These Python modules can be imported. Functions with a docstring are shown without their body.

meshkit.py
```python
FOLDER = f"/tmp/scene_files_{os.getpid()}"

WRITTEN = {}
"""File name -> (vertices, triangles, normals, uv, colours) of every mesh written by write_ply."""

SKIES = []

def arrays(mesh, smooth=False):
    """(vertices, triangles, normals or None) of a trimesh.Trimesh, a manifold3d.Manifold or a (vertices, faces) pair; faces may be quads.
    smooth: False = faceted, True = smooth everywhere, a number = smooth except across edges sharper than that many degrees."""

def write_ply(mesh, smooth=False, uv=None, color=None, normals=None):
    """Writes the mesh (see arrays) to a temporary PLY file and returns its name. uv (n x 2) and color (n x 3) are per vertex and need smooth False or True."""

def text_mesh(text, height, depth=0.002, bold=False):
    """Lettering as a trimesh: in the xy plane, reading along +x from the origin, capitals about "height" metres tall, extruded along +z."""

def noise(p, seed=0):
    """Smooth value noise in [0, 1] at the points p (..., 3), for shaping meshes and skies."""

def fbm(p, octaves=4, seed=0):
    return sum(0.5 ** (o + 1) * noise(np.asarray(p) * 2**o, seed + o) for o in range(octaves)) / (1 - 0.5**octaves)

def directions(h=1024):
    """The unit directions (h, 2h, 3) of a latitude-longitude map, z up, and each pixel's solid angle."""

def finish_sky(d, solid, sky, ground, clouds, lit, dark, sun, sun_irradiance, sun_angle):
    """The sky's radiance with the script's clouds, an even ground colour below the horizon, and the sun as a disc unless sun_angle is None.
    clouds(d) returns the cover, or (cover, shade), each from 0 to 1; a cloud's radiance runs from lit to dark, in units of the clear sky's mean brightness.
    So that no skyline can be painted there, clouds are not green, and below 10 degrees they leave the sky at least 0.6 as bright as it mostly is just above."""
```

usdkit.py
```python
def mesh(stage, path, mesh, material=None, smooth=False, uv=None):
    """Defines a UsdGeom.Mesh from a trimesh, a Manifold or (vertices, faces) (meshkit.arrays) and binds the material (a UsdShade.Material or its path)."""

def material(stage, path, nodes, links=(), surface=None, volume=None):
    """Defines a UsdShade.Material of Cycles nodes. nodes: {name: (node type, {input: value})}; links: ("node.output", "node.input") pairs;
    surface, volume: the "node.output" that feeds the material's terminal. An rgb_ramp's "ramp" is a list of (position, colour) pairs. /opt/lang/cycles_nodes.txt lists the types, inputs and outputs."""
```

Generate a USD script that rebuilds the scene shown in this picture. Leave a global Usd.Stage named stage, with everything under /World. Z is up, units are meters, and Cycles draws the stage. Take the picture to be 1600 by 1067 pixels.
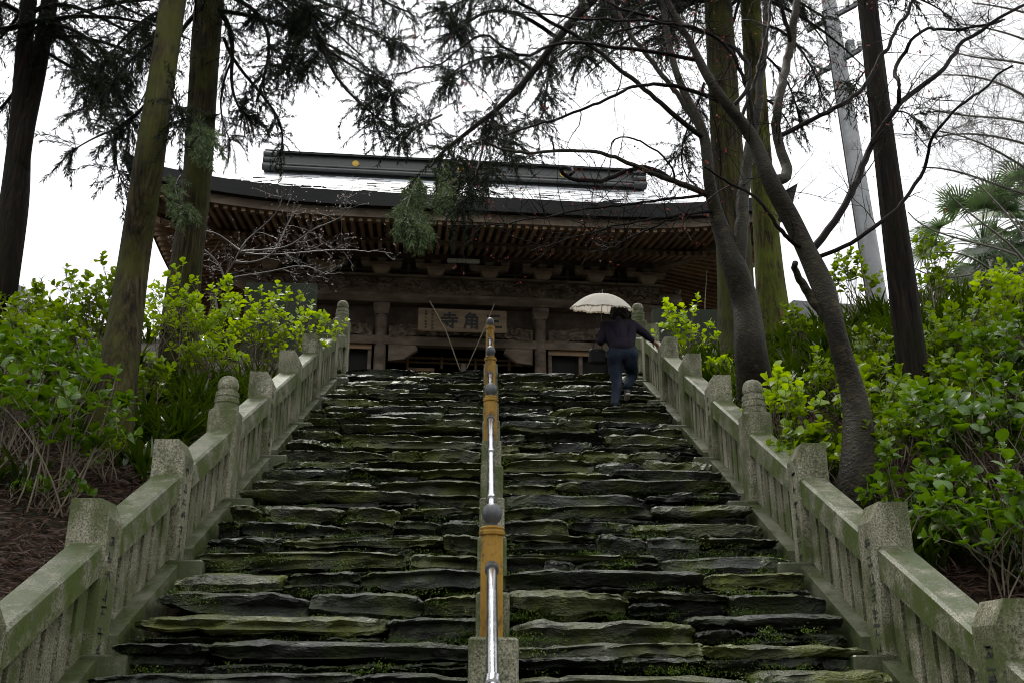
import math
import numpy as np
import trimesh
import manifold3d as m3
from pxr import Usd, UsdGeom, UsdLux, UsdShade, Gf, Sdf
import usdkit
import meshkit

stage = Usd.Stage.CreateInMemory()
UsdGeom.SetStageUpAxis(stage, "Z")
UsdGeom.SetStageMetersPerUnit(stage, 1.0)
UsdGeom.Xform.Define(stage, "/World")
UsdGeom.Scope.Define(stage, "/World/Looks")

# ------------------------------------------------------------------ camera, sky, light, exposure
FPX, PITCH, YAW, EYE = 1556.0, math.radians(19.07), math.radians(1.47), np.array([-0.05, 0.0, 1.5])
cam = UsdGeom.Camera.Define(stage, "/World/camera")
cam.CreateHorizontalApertureAttr(36.0)
cam.CreateVerticalApertureAttr(36.0 * 682 / 1024)
cam.CreateFocalLengthAttr(FPX / 1600 * 36.0)
cam.CreateClippingRangeAttr((0.05, 5000.0))
cam.CreateExposureAttr(0.98)
FWD = np.array([math.cos(PITCH) * math.sin(YAW), math.cos(PITCH) * math.cos(YAW), math.sin(PITCH)])
RIGHT = np.array([math.cos(YAW), -math.sin(YAW), 0.0])
UP = np.cross(RIGHT, FWD)
mx = Gf.Matrix4d(*[*RIGHT, 0, *UP, 0, *(-FWD), 0, *EYE, 1])
cam.AddTransformOp().Set(mx)

SUN_EL, SUN_AZ = math.radians(62), math.radians(-18)   # azimuth measured from +y towards +x
sun = UsdLux.DistantLight.Define(stage, "/World/sun")
sun.CreateIntensityAttr(0.4)
sun.CreateAngleAttr(25.0)
sun.CreateNormalizeAttr(True) if hasattr(sun, "CreateNormalizeAttr") else None
sun.CreateColorAttr(Gf.Vec3f(1.0, 0.96, 0.87))
sd = np.array([math.sin(SUN_AZ) * math.cos(SUN_EL), math.cos(SUN_AZ) * math.cos(SUN_EL), math.sin(SUN_EL)])
sx_ = np.cross([0, 0, 1.0], sd); sx_ /= np.linalg.norm(sx_); sy_ = np.cross(sd, sx_)
sun.AddTransformOp().Set(Gf.Matrix4d(*[*sx_, 0, *sy_, 0, *sd, 0, 0, 0, 40, 1]))

CLOUD = 7.1
sky_mat = usdkit.material(stage, "/World/Looks/overcast_sky", {
    "sky": ("sky_texture", {"sky_type": "single_scattering", "sun_disc": False, "sun_elevation": SUN_EL, "sun_rotation": SUN_AZ}),
    "co": ("texture_coordinate", {}),
    "sep": ("separate_xyz", {}),
    "el": ("map_range", {"from_min": 0.0, "from_max": 1.0, "to_min": 0.62, "to_max": 1.5, "clamp": True}),
    "nz": ("noise_texture", {"scale": 2.2, "detail": 4.0, "roughness": 0.5}),
    "nr": ("map_range", {"from_min": 0.3, "from_max": 0.7, "to_min": 0.9, "to_max": 1.1, "clamp": True}),
    "mul": ("math", {"math_type": "multiply"}),
    "mul2": ("math", {"math_type": "multiply", "value2": CLOUD}),
    "grey": ("combine_xyz", {}),
    "tint": ("mix_color", {"blend_type": "multiply", "fac": 1.0, "b": (0.985, 0.99, 1.0), "use_clamp": False}),
    "mix": ("mix_color", {"blend_type": "mix", "fac": 0.94, "use_clamp": False}),
    "bg": ("background_shader", {"strength": 0.1}),
}, [("co.generated", "sep.vector"), ("sep.z", "el.value"), ("co.generated", "nz.vector"), ("nz.fac", "nr.value"),
    ("el.result", "mul.value1"), ("nr.result", "mul.value2"), ("mul.value", "mul2.value1"),
    ("mul2.value", "grey.x"), ("mul2.value", "grey.y"), ("mul2.value", "grey.z"), ("grey.vector", "tint.a"),
    ("sky.color", "mix.a"), ("tint.result", "mix.b"), ("mix.result", "bg.color")], surface="bg.background")
dome = UsdLux.DomeLight.Define(stage, "/World/sky")
dome.CreateIntensityAttr(1.0)
UsdShade.MaterialBindingAPI.Apply(dome.GetPrim()).Bind(sky_mat)
dome.GetPrim().SetCustomDataByKey("kind", "structure")

rng = np.random.default_rng(65)
U = lambda a, b: float(rng.uniform(a, b))

# ------------------------------------------------------------------ pixel to world helpers (photo pixels, 1600 x 1067)
def ray(px, py):
    d = FWD * FPX + RIGHT * (px - 800) - UP * (py - 533.5)
    return d / FPX                       # one unit of camera depth
def at(px, py, Y):
    d = ray(px, py)
    return EYE + d * (Y / d[1])
def depth(p):
    return float((np.asarray(p) - EYE) @ FWD)
def wpx(p, w):                           # a width in photo pixels at point p, in metres
    return w * depth(p) / FPX

# ------------------------------------------------------------------ the slope of the place
TAN, Z0, YB, YT, ZT = 0.5106, -1.98, 3.88, 17.02, 6.71
RUN, RISE = 0.3867, 0.19745
HALF = 2.61
def zs(y):
    return np.clip(Z0 + TAN * np.asarray(y, float), 0.0, ZT)
def ground(x, y):
    x, y = np.asarray(x, float), np.asarray(y, float)
    ax = np.abs(x)
    t = np.clip((ax - 3.05), 0, 30)
    right = np.minimum(0.32 + 0.25 * t, 1.5)
    left = np.minimum(0.22 + 0.17 * t, 1.1)
    on = np.clip((y - 2.5) / 3.0, 0, 1) * np.clip((18.3 - y) / 1.6, 0, 1)
    h = zs(y) + np.where(x > 0, right, left) * on
    p = np.stack([x, y, np.zeros_like(x)], -1)
    h = h + (meshkit.fbm(p * 0.9, 3, 5) - 0.5) * 0.30 * on
    return h
def hit(px, py, y0=3.0, y1=40.0):
    d = ray(px, py)
    for Y in np.arange(y0, y1, 0.02):
        p = EYE + d * (Y / d[1])
        if p[2] <= ground(p[0], p[1]):
            return np.array([p[0], p[1], float(ground(p[0], p[1]))])
    return at(px, py, 16.5)

# ------------------------------------------------------------------ prim helpers
USED = {}
def fresh(path):
    n = USED.get(path, 0)
    USED[path] = n + 1
    return path if n == 0 else f"{path}_{n:03d}"
def info(prim, label=None, cat=None, group=None, kind=None):
    for k, v in (("label", label), ("category", cat), ("group", group), ("kind", kind)):
        if v:
            prim.SetCustomDataByKey(k, v)
    return prim
def thing(name, label=None, cat=None, group=None, kind=None, loc=None, rotz=0.0):
    x = UsdGeom.Xform.Define(stage, fresh("/World/" + name))
    if loc is not None:
        x.AddTranslateOp().Set(Gf.Vec3d(*map(float, loc)))
        if rotz:
            x.AddRotateZOp().Set(float(rotz))
    return info(x.GetPrim(), label, cat, group, kind)
def obj(name, mesh, mat, parent=None, smooth=False, label=None, cat=None, group=None, kind=None, off=None):
    base = "/World" if parent is None else str(parent.GetPath())
    if off is not None:
        v, f = (mesh.vertices, mesh.faces) if hasattr(mesh, "vertices") else mesh
        mesh = (np.asarray(v) - off, f)
    m = usdkit.mesh(stage, fresh(f"{base}/{name}"), mesh, mat, smooth)
    return info(m.GetPrim(), label, cat, group, kind)

# ------------------------------------------------------------------ mesh helpers: everything is (vertices, triangles)
def join(parts):
    vs, fs, n = [], [], 0
    for v, f in parts:
        vs.append(v); fs.append(np.asarray(f) + n); n += len(v)
    return np.vstack(vs), np.vstack(fs)
BOXF = np.array([[0, 2, 1], [0, 3, 2], [4, 5, 6], [4, 6, 7], [0, 1, 5], [0, 5, 4], [1, 2, 6], [1, 6, 5], [2, 3, 7], [2, 7, 6], [3, 0, 4], [3, 4, 7]])
def hexa(p):                              # 8 corners: bottom loop then top loop
    return np.array(p, float), BOXF
def box(x0, x1, y0, y1, z0, z1):
    return hexa([(x0, y0, z0), (x1, y0, z0), (x1, y1, z0), (x0, y1, z0), (x0, y0, z1), (x1, y0, z1), (x1, y1, z1), (x0, y1, z1)])
def bbox(x0, x1, y0, y1, z0, z1, c=0.012):  # chamfered box
    q = []
    for z, k in ((z0, c), (z0 + c, 0), (z1 - c, 0), (z1, c)):
        xa, xb, ya, yb = x0 + k, x1 - k, y0 + k, y1 - k
        q += [(xa + c, ya, z), (xb - c, ya, z), (xb, ya + c, z), (xb, yb - c, z), (xb - c, yb, z), (xa + c, yb, z), (xa, yb - c, z), (xa, ya + c, z)]
    f = []
    for r in range(3):
        for k in range(8):
            a, b = r * 8 + k, r * 8 + (k + 1) % 8
            f += [[a, b, b + 8], [a, b + 8, a + 8]]
    f += [[0, k + 1, k] for k in range(1, 7)] + [[24, 24 + k, 25 + k] for k in range(1, 7)]
    return np.array(q, float), np.array(f)
def tube(pts, rad, sides=6, cap=True):
    pts = np.asarray(pts, float); n = len(pts)
    rad = np.broadcast_to(np.asarray(rad, float), (n,))
    t = np.gradient(pts, axis=0); t /= np.maximum(np.linalg.norm(t, axis=1, keepdims=True), 1e-9)
    ref = np.array([0, 0, 1.0]) if abs(t[:, 2]).mean() < 0.8 else np.array([0, 1.0, 0])
    a = np.cross(t, ref); a /= np.maximum(np.linalg.norm(a, axis=1, keepdims=True), 1e-9)
    b = np.cross(t, a)
    an = np.arange(sides) * 2 * np.pi / sides
    v = pts[:, None] + rad[:, None, None] * (a[:, None] * np.cos(an)[None, :, None] + b[:, None] * np.sin(an)[None, :, None])
    v = v.reshape(-1, 3)
    i, k = np.meshgrid(np.arange(n - 1), np.arange(sides), indexing="ij")
    i, k = i.ravel(), k.ravel(); k2 = (k + 1) % sides
    A, B, C, D = i * sides + k, i * sides + k2, (i + 1) * sides + k2, (i + 1) * sides + k
    f = np.vstack([np.stack([A, C, B], 1), np.stack([A, D, C], 1)])
    if cap:
        c0, c1 = len(v), len(v) + 1
        v = np.vstack([v, pts[:1], pts[-1:]])
        kk = np.arange(sides); k3 = (kk + 1) % sides; e = (n - 1) * sides
        f = np.vstack([f, np.stack([np.full(sides, c0), kk, k3], 1), np.stack([np.full(sides, c1), e + k3, e + kk], 1)])
    return v, f
def lathe(prof, sides=20, center=(0, 0, 0)):  # profile of (r, z)
    prof = np.asarray(prof, float)
    an = np.arange(sides) * 2 * np.pi / sides
    v = np.stack([prof[:, 0, None] * np.cos(an), prof[:, 0, None] * np.sin(an), np.repeat(prof[:, 1, None], sides, 1)], -1).reshape(-1, 3)
    i, k = np.meshgrid(np.arange(len(prof) - 1), np.arange(sides), indexing="ij"); i, k = i.ravel(), k.ravel(); k2 = (k + 1) % sides
    A, B, C, D = i * sides + k, i * sides + k2, (i + 1) * sides + k2, (i + 1) * sides + k
    return v + np.asarray(center, float), np.vstack([np.stack([A, B, C], 1), np.stack([A, C, D], 1)])
def spline(p, n):
    p = np.asarray(p, float)
    if len(p) == 2:
        return p[0] + (p[1] - p[0]) * np.linspace(0, 1, n)[:, None]
    from scipy.interpolate import CubicSpline
    s = np.r_[0, np.cumsum(np.maximum(np.linalg.norm(np.diff(p[:, :3], axis=0), axis=1), 1e-6))]
    return CubicSpline(s, p)(np.linspace(0, s[-1], n))
def grid(xs, ys, zf):
    X, Y = np.meshgrid(xs, ys)
    v = np.stack([X, Y, zf(X, Y)], -1).reshape(-1, 3)
    nx = len(xs); i, j = np.meshgrid(np.arange(nx - 1), np.arange(len(ys) - 1)); a = (j * nx + i).ravel()
    return v, np.vstack([np.stack([a, a + 1, a + nx + 1], 1), np.stack([a, a + nx + 1, a + nx], 1)])
def bent(mesh, noise_amp, scale, seed=0):
    v, f = mesh
    d = np.stack([meshkit.fbm(v * scale + 17 * k, 3, seed + k) for k in range(3)], -1) - 0.5
    return v + d * noise_amp * 2, f
def unit(a):
    a = np.asarray(a, float)
    return a / np.maximum(np.linalg.norm(a, axis=-1, keepdims=True), 1e-9)

# blades: N thin two-triangle strokes
def blades(base, dirs, length, width, rg):
    n = len(base)
    side = unit(np.cross(dirs, rg.normal(size=(n, 3))))
    l, w = np.broadcast_to(length, n)[:, None], np.broadcast_to(width, n)[:, None]
    mid = base + dirs * l * 0.45
    v = np.stack([base, mid + side * w * 0.5, base + dirs * l, mid - side * w * 0.5], 1).reshape(-1, 3)
    a = np.arange(n)[:, None] * 4
    return v, np.vstack([a + [[0, 1, 2]], a + [[0, 2, 3]]])

# leaf template: folded along the midrib and drooping
LT = np.array([0, .10, .34, .62, .86, 1.0]); LW = np.array([0, .19, .40, .45, .28, 0])
LV = np.array([(t, 0, .05 * math.sin(3 * t) - .14 * t * t) for t in LT] + [(t, s * w, .05 * math.sin(3 * t) - .14 * t * t + .22 * w) for s in (1, -1) for t, w in list(zip(LT, LW))[1:5]])
LF = [[0, 1, 6], [0, 10, 1]]
for k in range(3):
    LF += [[1 + k, 2 + k, 7 + k], [1 + k, 7 + k, 6 + k], [1 + k, 11 + k, 2 + k], [1 + k, 10 + k, 11 + k]]
LF += [[4, 5, 9], [4, 13, 5]]
LF = np.array(LF)
def leaf_set(base, dirs, norm, size, widthf):
    x = unit(dirs); y = unit(np.cross(norm, x)); z = np.cross(x, y)
    s = np.asarray(size)[:, None, None]; w = np.asarray(widthf)[:, None]
    t = LV[None]
    return base[:, None] + s * (t[..., 0:1] * x[:, None] + t[..., 1:2] * w[:, :, None] * y[:, None] + t[..., 2:3] * z[:, None])

# ------------------------------------------------------------------ materials
def mat(name, cols, scale=6.0, stretch=(1, 1, 1), rough=(0.55, 0.75), bump=0.4, bscale=40.0, bdist=0.01, bstretch=None,
        moss=None, moss_scale=1.5, moss_range=(0.45, 0.65), rnd=0.0, spec=0.5, metal=0.0, speck=None, speck_scale=160.0, trans=None, detail=6.0, hue=0.0, island=0.0):
    nodes = {
        "g": ("geometry", {}), "mp": ("mapping", {"scale": stretch}),
        "n": ("noise_texture", {"scale": scale, "detail": detail, "roughness": 0.62}),
        "r": ("rgb_ramp", {"ramp": cols}),
        "rr": ("map_range", {"from_min": 0.3, "from_max": 0.7, "to_min": rough[0], "to_max": rough[1], "clamp": True}),
        "mb": ("mapping", {"scale": bstretch or stretch}),
        "nb": ("noise_texture", {"scale": bscale, "detail": 5.0, "roughness": 0.6}),
        "b": ("bump", {"strength": bump, "distance": bdist}),
        "p": ("principled_bsdf", {"specular_ior_level": spec, "metallic": metal}),
    }
    links = [("g.position", "mp.vector"), ("mp.vector", "n.vector"), ("n.fac", "r.fac"), ("g.position", "mb.vector"), ("mb.vector", "nb.vector"),
             ("nb.fac", "b.height"), ("b.normal", "p.normal"), ("n.fac", "rr.value"), ("rr.result", "p.roughness")]
    col = "r.color"
    if speck:
        nodes["ns"] = ("noise_texture", {"scale": speck_scale, "detail": 2.0, "roughness": 0.8})
        nodes["nsr"] = ("map_range", {"from_min": 0.35, "from_max": 0.65, "to_min": 1 - speck, "to_max": 1 + speck, "clamp": True})
        nodes["hs"] = ("hsv", {})
        links += [("g.position", "ns.vector"), ("ns.fac", "nsr.value"), ("nsr.result", "hs.value"), (col, "hs.color")]
        col = "hs.color"
    if moss:
        nodes["nm"] = ("noise_texture", {"scale": moss_scale, "detail": 6.0, "roughness": 0.65})
        nodes["nmr"] = ("map_range", {"from_min": moss_range[0], "from_max": moss_range[1], "to_min": 0.0, "to_max": moss[3] if len(moss) > 3 else 0.9, "clamp": True})
        nodes["mm"] = ("mix_color", {"b": moss[:3]})
        links += [("g.position", "nm.vector"), ("nm.fac", "nmr.value"), ("nmr.result", "mm.fac"), (col, "mm.a")]
        col = "mm.result"
    if rnd:
        nodes["oi"] = ("object_info", {})
        nodes["or"] = ("map_range", {"from_min": 0.0, "from_max": 1.0, "to_min": 1 - rnd, "to_max": 1 + rnd})
        nodes["h2"] = ("hsv", {})
        links += [("oi.random", "or.value"), ("or.result", "h2.value"), (col, "h2.color")]
        if hue:
            nodes["oh"] = ("map_range", {"from_min": 0.0, "from_max": 1.0, "to_min": 0.5 + hue, "to_max": 0.5 - hue})
            links += [("oi.random", "oh.value"), ("oh.result", "h2.hue")]
        col = "h2.color"
    if island:
        nodes["ir"] = ("map_range", {"from_min": 0.0, "from_max": 1.0, "to_min": 1 - island, "to_max": 1 + island})
        nodes["ih"] = ("hsv", {})
        links += [("g.random_per_island", "ir.value"), ("ir.result", "ih.value"), (col, "ih.color")]
        col = "ih.color"
    links.append((col, "p.base_color"))
    surf = "p.BSDF"
    if trans:
        nodes["t"] = ("translucent_bsdf", {})
        nodes["th"] = ("hsv", {"saturation": 1.15, "value": trans[1], "hue": 0.485})
        nodes["mx"] = ("mix_closure", {"fac": trans[0]})
        links += [(col, "th.color"), ("th.color", "t.color"), ("p.BSDF", "mx.closure1"), ("t.BSDF", "mx.closure2")]
        surf = "mx.closure"
    return usdkit.material(stage, "/World/Looks/" + name, nodes, links, surface=surf)

SLATE = mat("wet_mossy_slate", [(0.25, (0.011, 0.01259, 0.007351)), (0.5, (0.03117, 0.03417, 0.01839)), (0.62, (0.05501, 0.05937, 0.03063)), (0.8, (0.11, 0.1115, 0.06125))], 3.4, (1, 1, 2.5), (0.10, 0.34), 1.0, 17, 0.045, (1, 1, 2.2),
            moss=(0.06236, 0.07196, 0.007351, 0.9), moss_scale=2.0, moss_range=(.42, .60), rnd=0.45, spec=0.6)
SLATE2 = mat("wet_dark_slate", [(0.25, (0.007225, 0.00737, 0.006358)), (0.55, (0.01878, 0.02063, 0.01653)), (0.8, (0.0578, 0.0619, 0.04832))], 3.8, (1, 1, 2.5), (0.08, 0.32), 1.0, 19, 0.045, (1, 1, 2.2),
             moss=(0.03468, 0.04716, 0.00763, 0.8), moss_scale=2.4, moss_range=(.46, .66), rnd=0.45, spec=0.6)
GRANITE = mat("mossy_granite", [(0.28, (.040, .046, .020)), (0.42, (.105, .105, .062)), (0.55, (.185, .178, .125)), (0.72, (.26, .25, .19))], 4.5, (1, 1, .35), (0.55, 0.8), 0.4, 90, 0.005,
              moss=(.046, .064, .012, .85), moss_scale=2.4, moss_range=(.47, .60), speck=0.75, speck_scale=75, spec=.25, detail=9.0)
GRANITE_WET = mat("wet_granite", [(0.28, (.036, .044, .020)), (0.45, (.09, .095, .054)), (0.58, (.15, .15, .10)), (0.72, (.23, .225, .175))], 5.0, (1, 1, 1), (0.25, 0.6), 0.5, 80, 0.006,
                  moss=(.040, .058, .010, .9), moss_scale=4.0, moss_range=(.44, .56), speck=0.75, speck_scale=75, spec=.4, detail=9.0)
KERB = mat("wet_dark_kerb_stone", [(0.3, (.03, .034, .018)), (0.5, (.065, .07, .042)), (0.7, (.11, .112, .075))], 4.0, (1, 1, 1), (0.15, 0.45), 0.5, 70, 0.008, moss=(.026, .036, .009, .9), moss_scale=3.0, moss_range=(.42, .58), speck=.4, speck_scale=110, spec=.45)
PANEL = mat("dark_green_stone", [(0.3, (0.01296, 0.01872, 0.00968)), (0.7, (0.02592, 0.03456, 0.01843))], 2.0, (1, 1, 0.4), (0.4, 0.6), 0.3, 60, 0.005, moss=(0.01555, 0.02448, 0.006912, 0.8), moss_scale=1.2, spec=.3)
CONCRETE = mat("grey_concrete", [(0.3, (0.18, 0.186, 0.192)), (0.7, (0.27, 0.276, 0.282))], 3.0, (1, 1, .3), (0.6, 0.8), 0.2, 60, 0.004, moss=(0.12, 0.126, 0.12, 0.6), moss_scale=2.5)
CARVED = mat("carved_ink", [(0.3, (.018, .018, .015)), (0.7, (.03, .03, .025))], 6)
SOIL = mat("leaf_litter_soil", [(0.3, (0.0084, 0.0056, 0.0035)), (0.5, (0.0245, 0.0147, 0.0084)), (0.7, (0.0455, 0.0252, 0.014))], 7.0, (1, 1, 1), (0.7, 0.95), 1.0, 25, 0.04, moss=(0.014, 0.021, 0.0056, 0.8), moss_scale=0.8, moss_range=(.5, .7), spec=.15)
LITTER = mat("fallen_cedar_needles", [(0.3, (0.04875, 0.02438, 0.013)), (0.5, (0.1219, 0.05525, 0.02925)), (0.72, (0.2275, 0.1137, 0.065))], 9.0, rough=(.6, .9), bump=0.0, island=0.55)
GRAVEL = mat("plaza_gravel", [(0.3, (.12, .11, .1)), (0.7, (.26, .25, .23))], 30.0, bump=0.6, bscale=60)
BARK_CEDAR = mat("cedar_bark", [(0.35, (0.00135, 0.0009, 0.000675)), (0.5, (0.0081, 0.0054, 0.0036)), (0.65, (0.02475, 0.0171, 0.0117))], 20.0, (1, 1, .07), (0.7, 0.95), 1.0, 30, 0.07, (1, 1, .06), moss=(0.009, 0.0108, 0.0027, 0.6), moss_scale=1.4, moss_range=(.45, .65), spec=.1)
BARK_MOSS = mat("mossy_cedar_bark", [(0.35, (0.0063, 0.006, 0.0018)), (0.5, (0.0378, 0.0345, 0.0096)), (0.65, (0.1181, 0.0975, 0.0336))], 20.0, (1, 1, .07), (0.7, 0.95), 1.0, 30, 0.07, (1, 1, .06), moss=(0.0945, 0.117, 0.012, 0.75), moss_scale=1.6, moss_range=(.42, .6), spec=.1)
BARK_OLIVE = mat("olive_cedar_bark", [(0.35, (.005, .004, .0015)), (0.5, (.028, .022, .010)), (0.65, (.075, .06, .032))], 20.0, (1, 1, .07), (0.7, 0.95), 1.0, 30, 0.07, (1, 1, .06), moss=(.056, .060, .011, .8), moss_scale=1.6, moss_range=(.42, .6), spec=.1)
BARK_MAPLE = mat("maple_bark", [(0.32, (0.002563, 0.00186, 0.001008)), (0.45, (0.009229, 0.006975, 0.00336)), (0.56, (0.01846, 0.01442, 0.007057)), (0.64, (0.04358, 0.03627, 0.02016))], 9.0, (1, 1, 1.4), (0.5, 0.8), 0.9, 26, 0.03, moss=(0.01333, 0.01302, 0.003024, 0.75), moss_scale=3.0, moss_range=(.44, .6), spec=.2)
TWIG = mat("dark_twig", [(0.3, (0.0042, 0.0033, 0.003)), (0.7, (0.012, 0.009, 0.0078))], 6, bump=0.0, spec=.06)
TWIG_PALE = mat("pale_twig", [(0.3, (0.066, 0.057, 0.051)), (0.7, (0.156, 0.138, 0.126))], 6, bump=0.0, rough=(.35, .6))
TWIG_GREY = mat("grey_bare_twig", [(0.3, (.05, .045, .035)), (0.7, (.15, .14, .11))], 6, bump=0.0)
STEM = mat("hydrangea_stem", [(0.3, (0.072, 0.057, 0.033)), (0.7, (0.18, 0.15, 0.096))], 6, bump=0.0)
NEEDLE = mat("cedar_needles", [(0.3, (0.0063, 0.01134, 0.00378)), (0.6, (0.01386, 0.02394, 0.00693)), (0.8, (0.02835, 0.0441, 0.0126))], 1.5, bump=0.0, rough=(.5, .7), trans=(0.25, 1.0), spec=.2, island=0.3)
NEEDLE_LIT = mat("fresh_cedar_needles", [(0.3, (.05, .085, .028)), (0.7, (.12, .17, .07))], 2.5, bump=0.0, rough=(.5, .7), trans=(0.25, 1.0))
LEAF_BRIGHT = mat("bright_hydrangea_leaf", [(0.3, (.24, .40, .022)), (0.7, (.36, .52, .045))], 5.0, bump=0.25, bscale=60, bdist=.004, rough=(.3, .45), rnd=.15, trans=(0.55, 1.5), island=.25)
LEAF_GREEN = mat("green_hydrangea_leaf", [(0.3, (0.1075, 0.2185, 0.01104)), (0.7, (0.253, 0.391, 0.0276))], 5.0, bump=0.25, bscale=60, bdist=.004, rough=(.28, .42), rnd=.3, trans=(0.48, 1.45), island=.35)
LEAF_DARK = mat("dark_hydrangea_leaf", [(0.3, (0.05692, 0.1391, 0.01265)), (0.7, (0.1391, 0.2656, 0.0253))], 5.0, bump=0.25, bscale=60, bdist=.004, rough=(.25, .4), rnd=.3, trans=(0.42, 1.4), island=.35)
STRAP = mat("strap_leaf", [(0.3, (0.056, 0.12, 0.016)), (0.55, (0.136, 0.256, 0.032)), (0.75, (0.256, 0.416, 0.056))], 1.2, bump=0.0, rough=(.22, .36), trans=(0.4, 1.4), island=.8)
MOSSLEAF = mat("tiny_moss_leaf", [(0.3, (0.065, 0.13, 0.0156)), (0.7, (0.182, 0.286, 0.052))], 6.0, bump=0.0, rough=(.4, .6), trans=(0.3, 1.2), island=0.3)
PALM = mat("palm_leaf", [(0.3, (0.04988, 0.095, 0.03648)), (0.7, (0.1396, 0.2185, 0.0912))], 2.0, bump=0.0, rough=(.3, .45), trans=(0.3, 1.2))
PALM_DEAD = mat("dead_palm_leaf", [(0.3, (.05, .035, .02)), (0.7, (.14, .105, .06))], 2.0, bump=0.0)
PALM_TRUNK = mat("palm_fibre", [(0.3, (.02, .014, .009)), (0.7, (.07, .05, .032))], 14.0, bump=1.0, bscale=30, bdist=.04)
BUDS = mat("red_buds", [(0.3, (0.128, 0.028, 0.024)), (0.7, (0.24, 0.08, 0.056))], 4, bump=0.0, trans=(0.3, 1.2))
BUDS_PALE = mat("pale_buds", [(0.3, (0.28, 0.2, 0.192)), (0.7, (0.48, 0.4, 0.384))], 4, bump=0.0, trans=(0.3, 1.2))
WOOD = mat("weathered_wood", [(0.3, (0.06724, 0.05043, 0.03506)), (0.5, (0.1468, 0.1135, 0.08048)), (0.7, (0.2323, 0.1891, 0.1428))], 5.0, (.35, 1, 1), (0.55, 0.8), 0.4, 40, 0.006, (.15, 1, 1), spec=.2)
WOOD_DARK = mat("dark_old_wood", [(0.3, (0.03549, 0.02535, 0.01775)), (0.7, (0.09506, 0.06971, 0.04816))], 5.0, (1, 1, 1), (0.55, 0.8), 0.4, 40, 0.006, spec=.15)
WOOD_RAFTER = mat("brown_rafter_wood", [(0.3, (0.1517, 0.09216, 0.05345)), (0.7, (0.3392, 0.2304, 0.139))], 6.0, (1, .4, 1), (0.55, 0.8), 0.3, 40, 0.006, rnd=.3, spec=.2)
WOOD_PALE = mat("pale_grey_wood", [(0.3, (0.1141, 0.09264, 0.06771)), (0.7, (0.2138, 0.1782, 0.1355))], 5.0, (1, 1, .4), (0.55, 0.8), 0.4, 40, 0.006, spec=.2)
WOOD_WARM = mat("warm_lattice_wood", [(0.3, (.20, .12, .06)), (0.7, (.36, .23, .12))], 5.0, (1, 1, .4), (0.5, 0.7), 0.3, 40, 0.006)
BOARD = mat("brown_sign_board", [(0.3, (0.1383, 0.09856, 0.05796)), (0.7, (0.2554, 0.1904, 0.1224))], 5.0, (.3, 1, 2), (0.6, 0.8), 0.3, 40, 0.004, spec=.2)
BRACKET = mat("bracket_wood", [(0.3, (.20, .15, .10)), (0.7, (.36, .29, .21))], 5.0, rough=(.6, .8), bump=.3, spec=.2)
INK = mat("black_ink", [(0.3, (.008, .008, .008)), (0.7, (.014, .014, .013))], 5, bump=0.0)
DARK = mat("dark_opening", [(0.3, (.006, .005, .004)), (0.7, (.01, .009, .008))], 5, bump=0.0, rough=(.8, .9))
ROOFM = mat("wet_roof_sheet", [(0.3, (.38, .40, .43)), (0.7, (.55, .57, .60))], 4.0, (1, 1, 1), (0.28, 0.42), 0.1, 9, 0.004, moss=(.12, .125, .13, .8), moss_scale=5.0, moss_range=(.56, .64), metal=.5)
FASCIA = mat("dark_eave_edge", [(0.3, (0.003456, 0.003744, 0.003744)), (0.7, (0.01008, 0.01037, 0.009792))], 5.0, (.3, 1, 6), (0.4, 0.6), 0.4, 30, 0.01, spec=.2)
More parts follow.
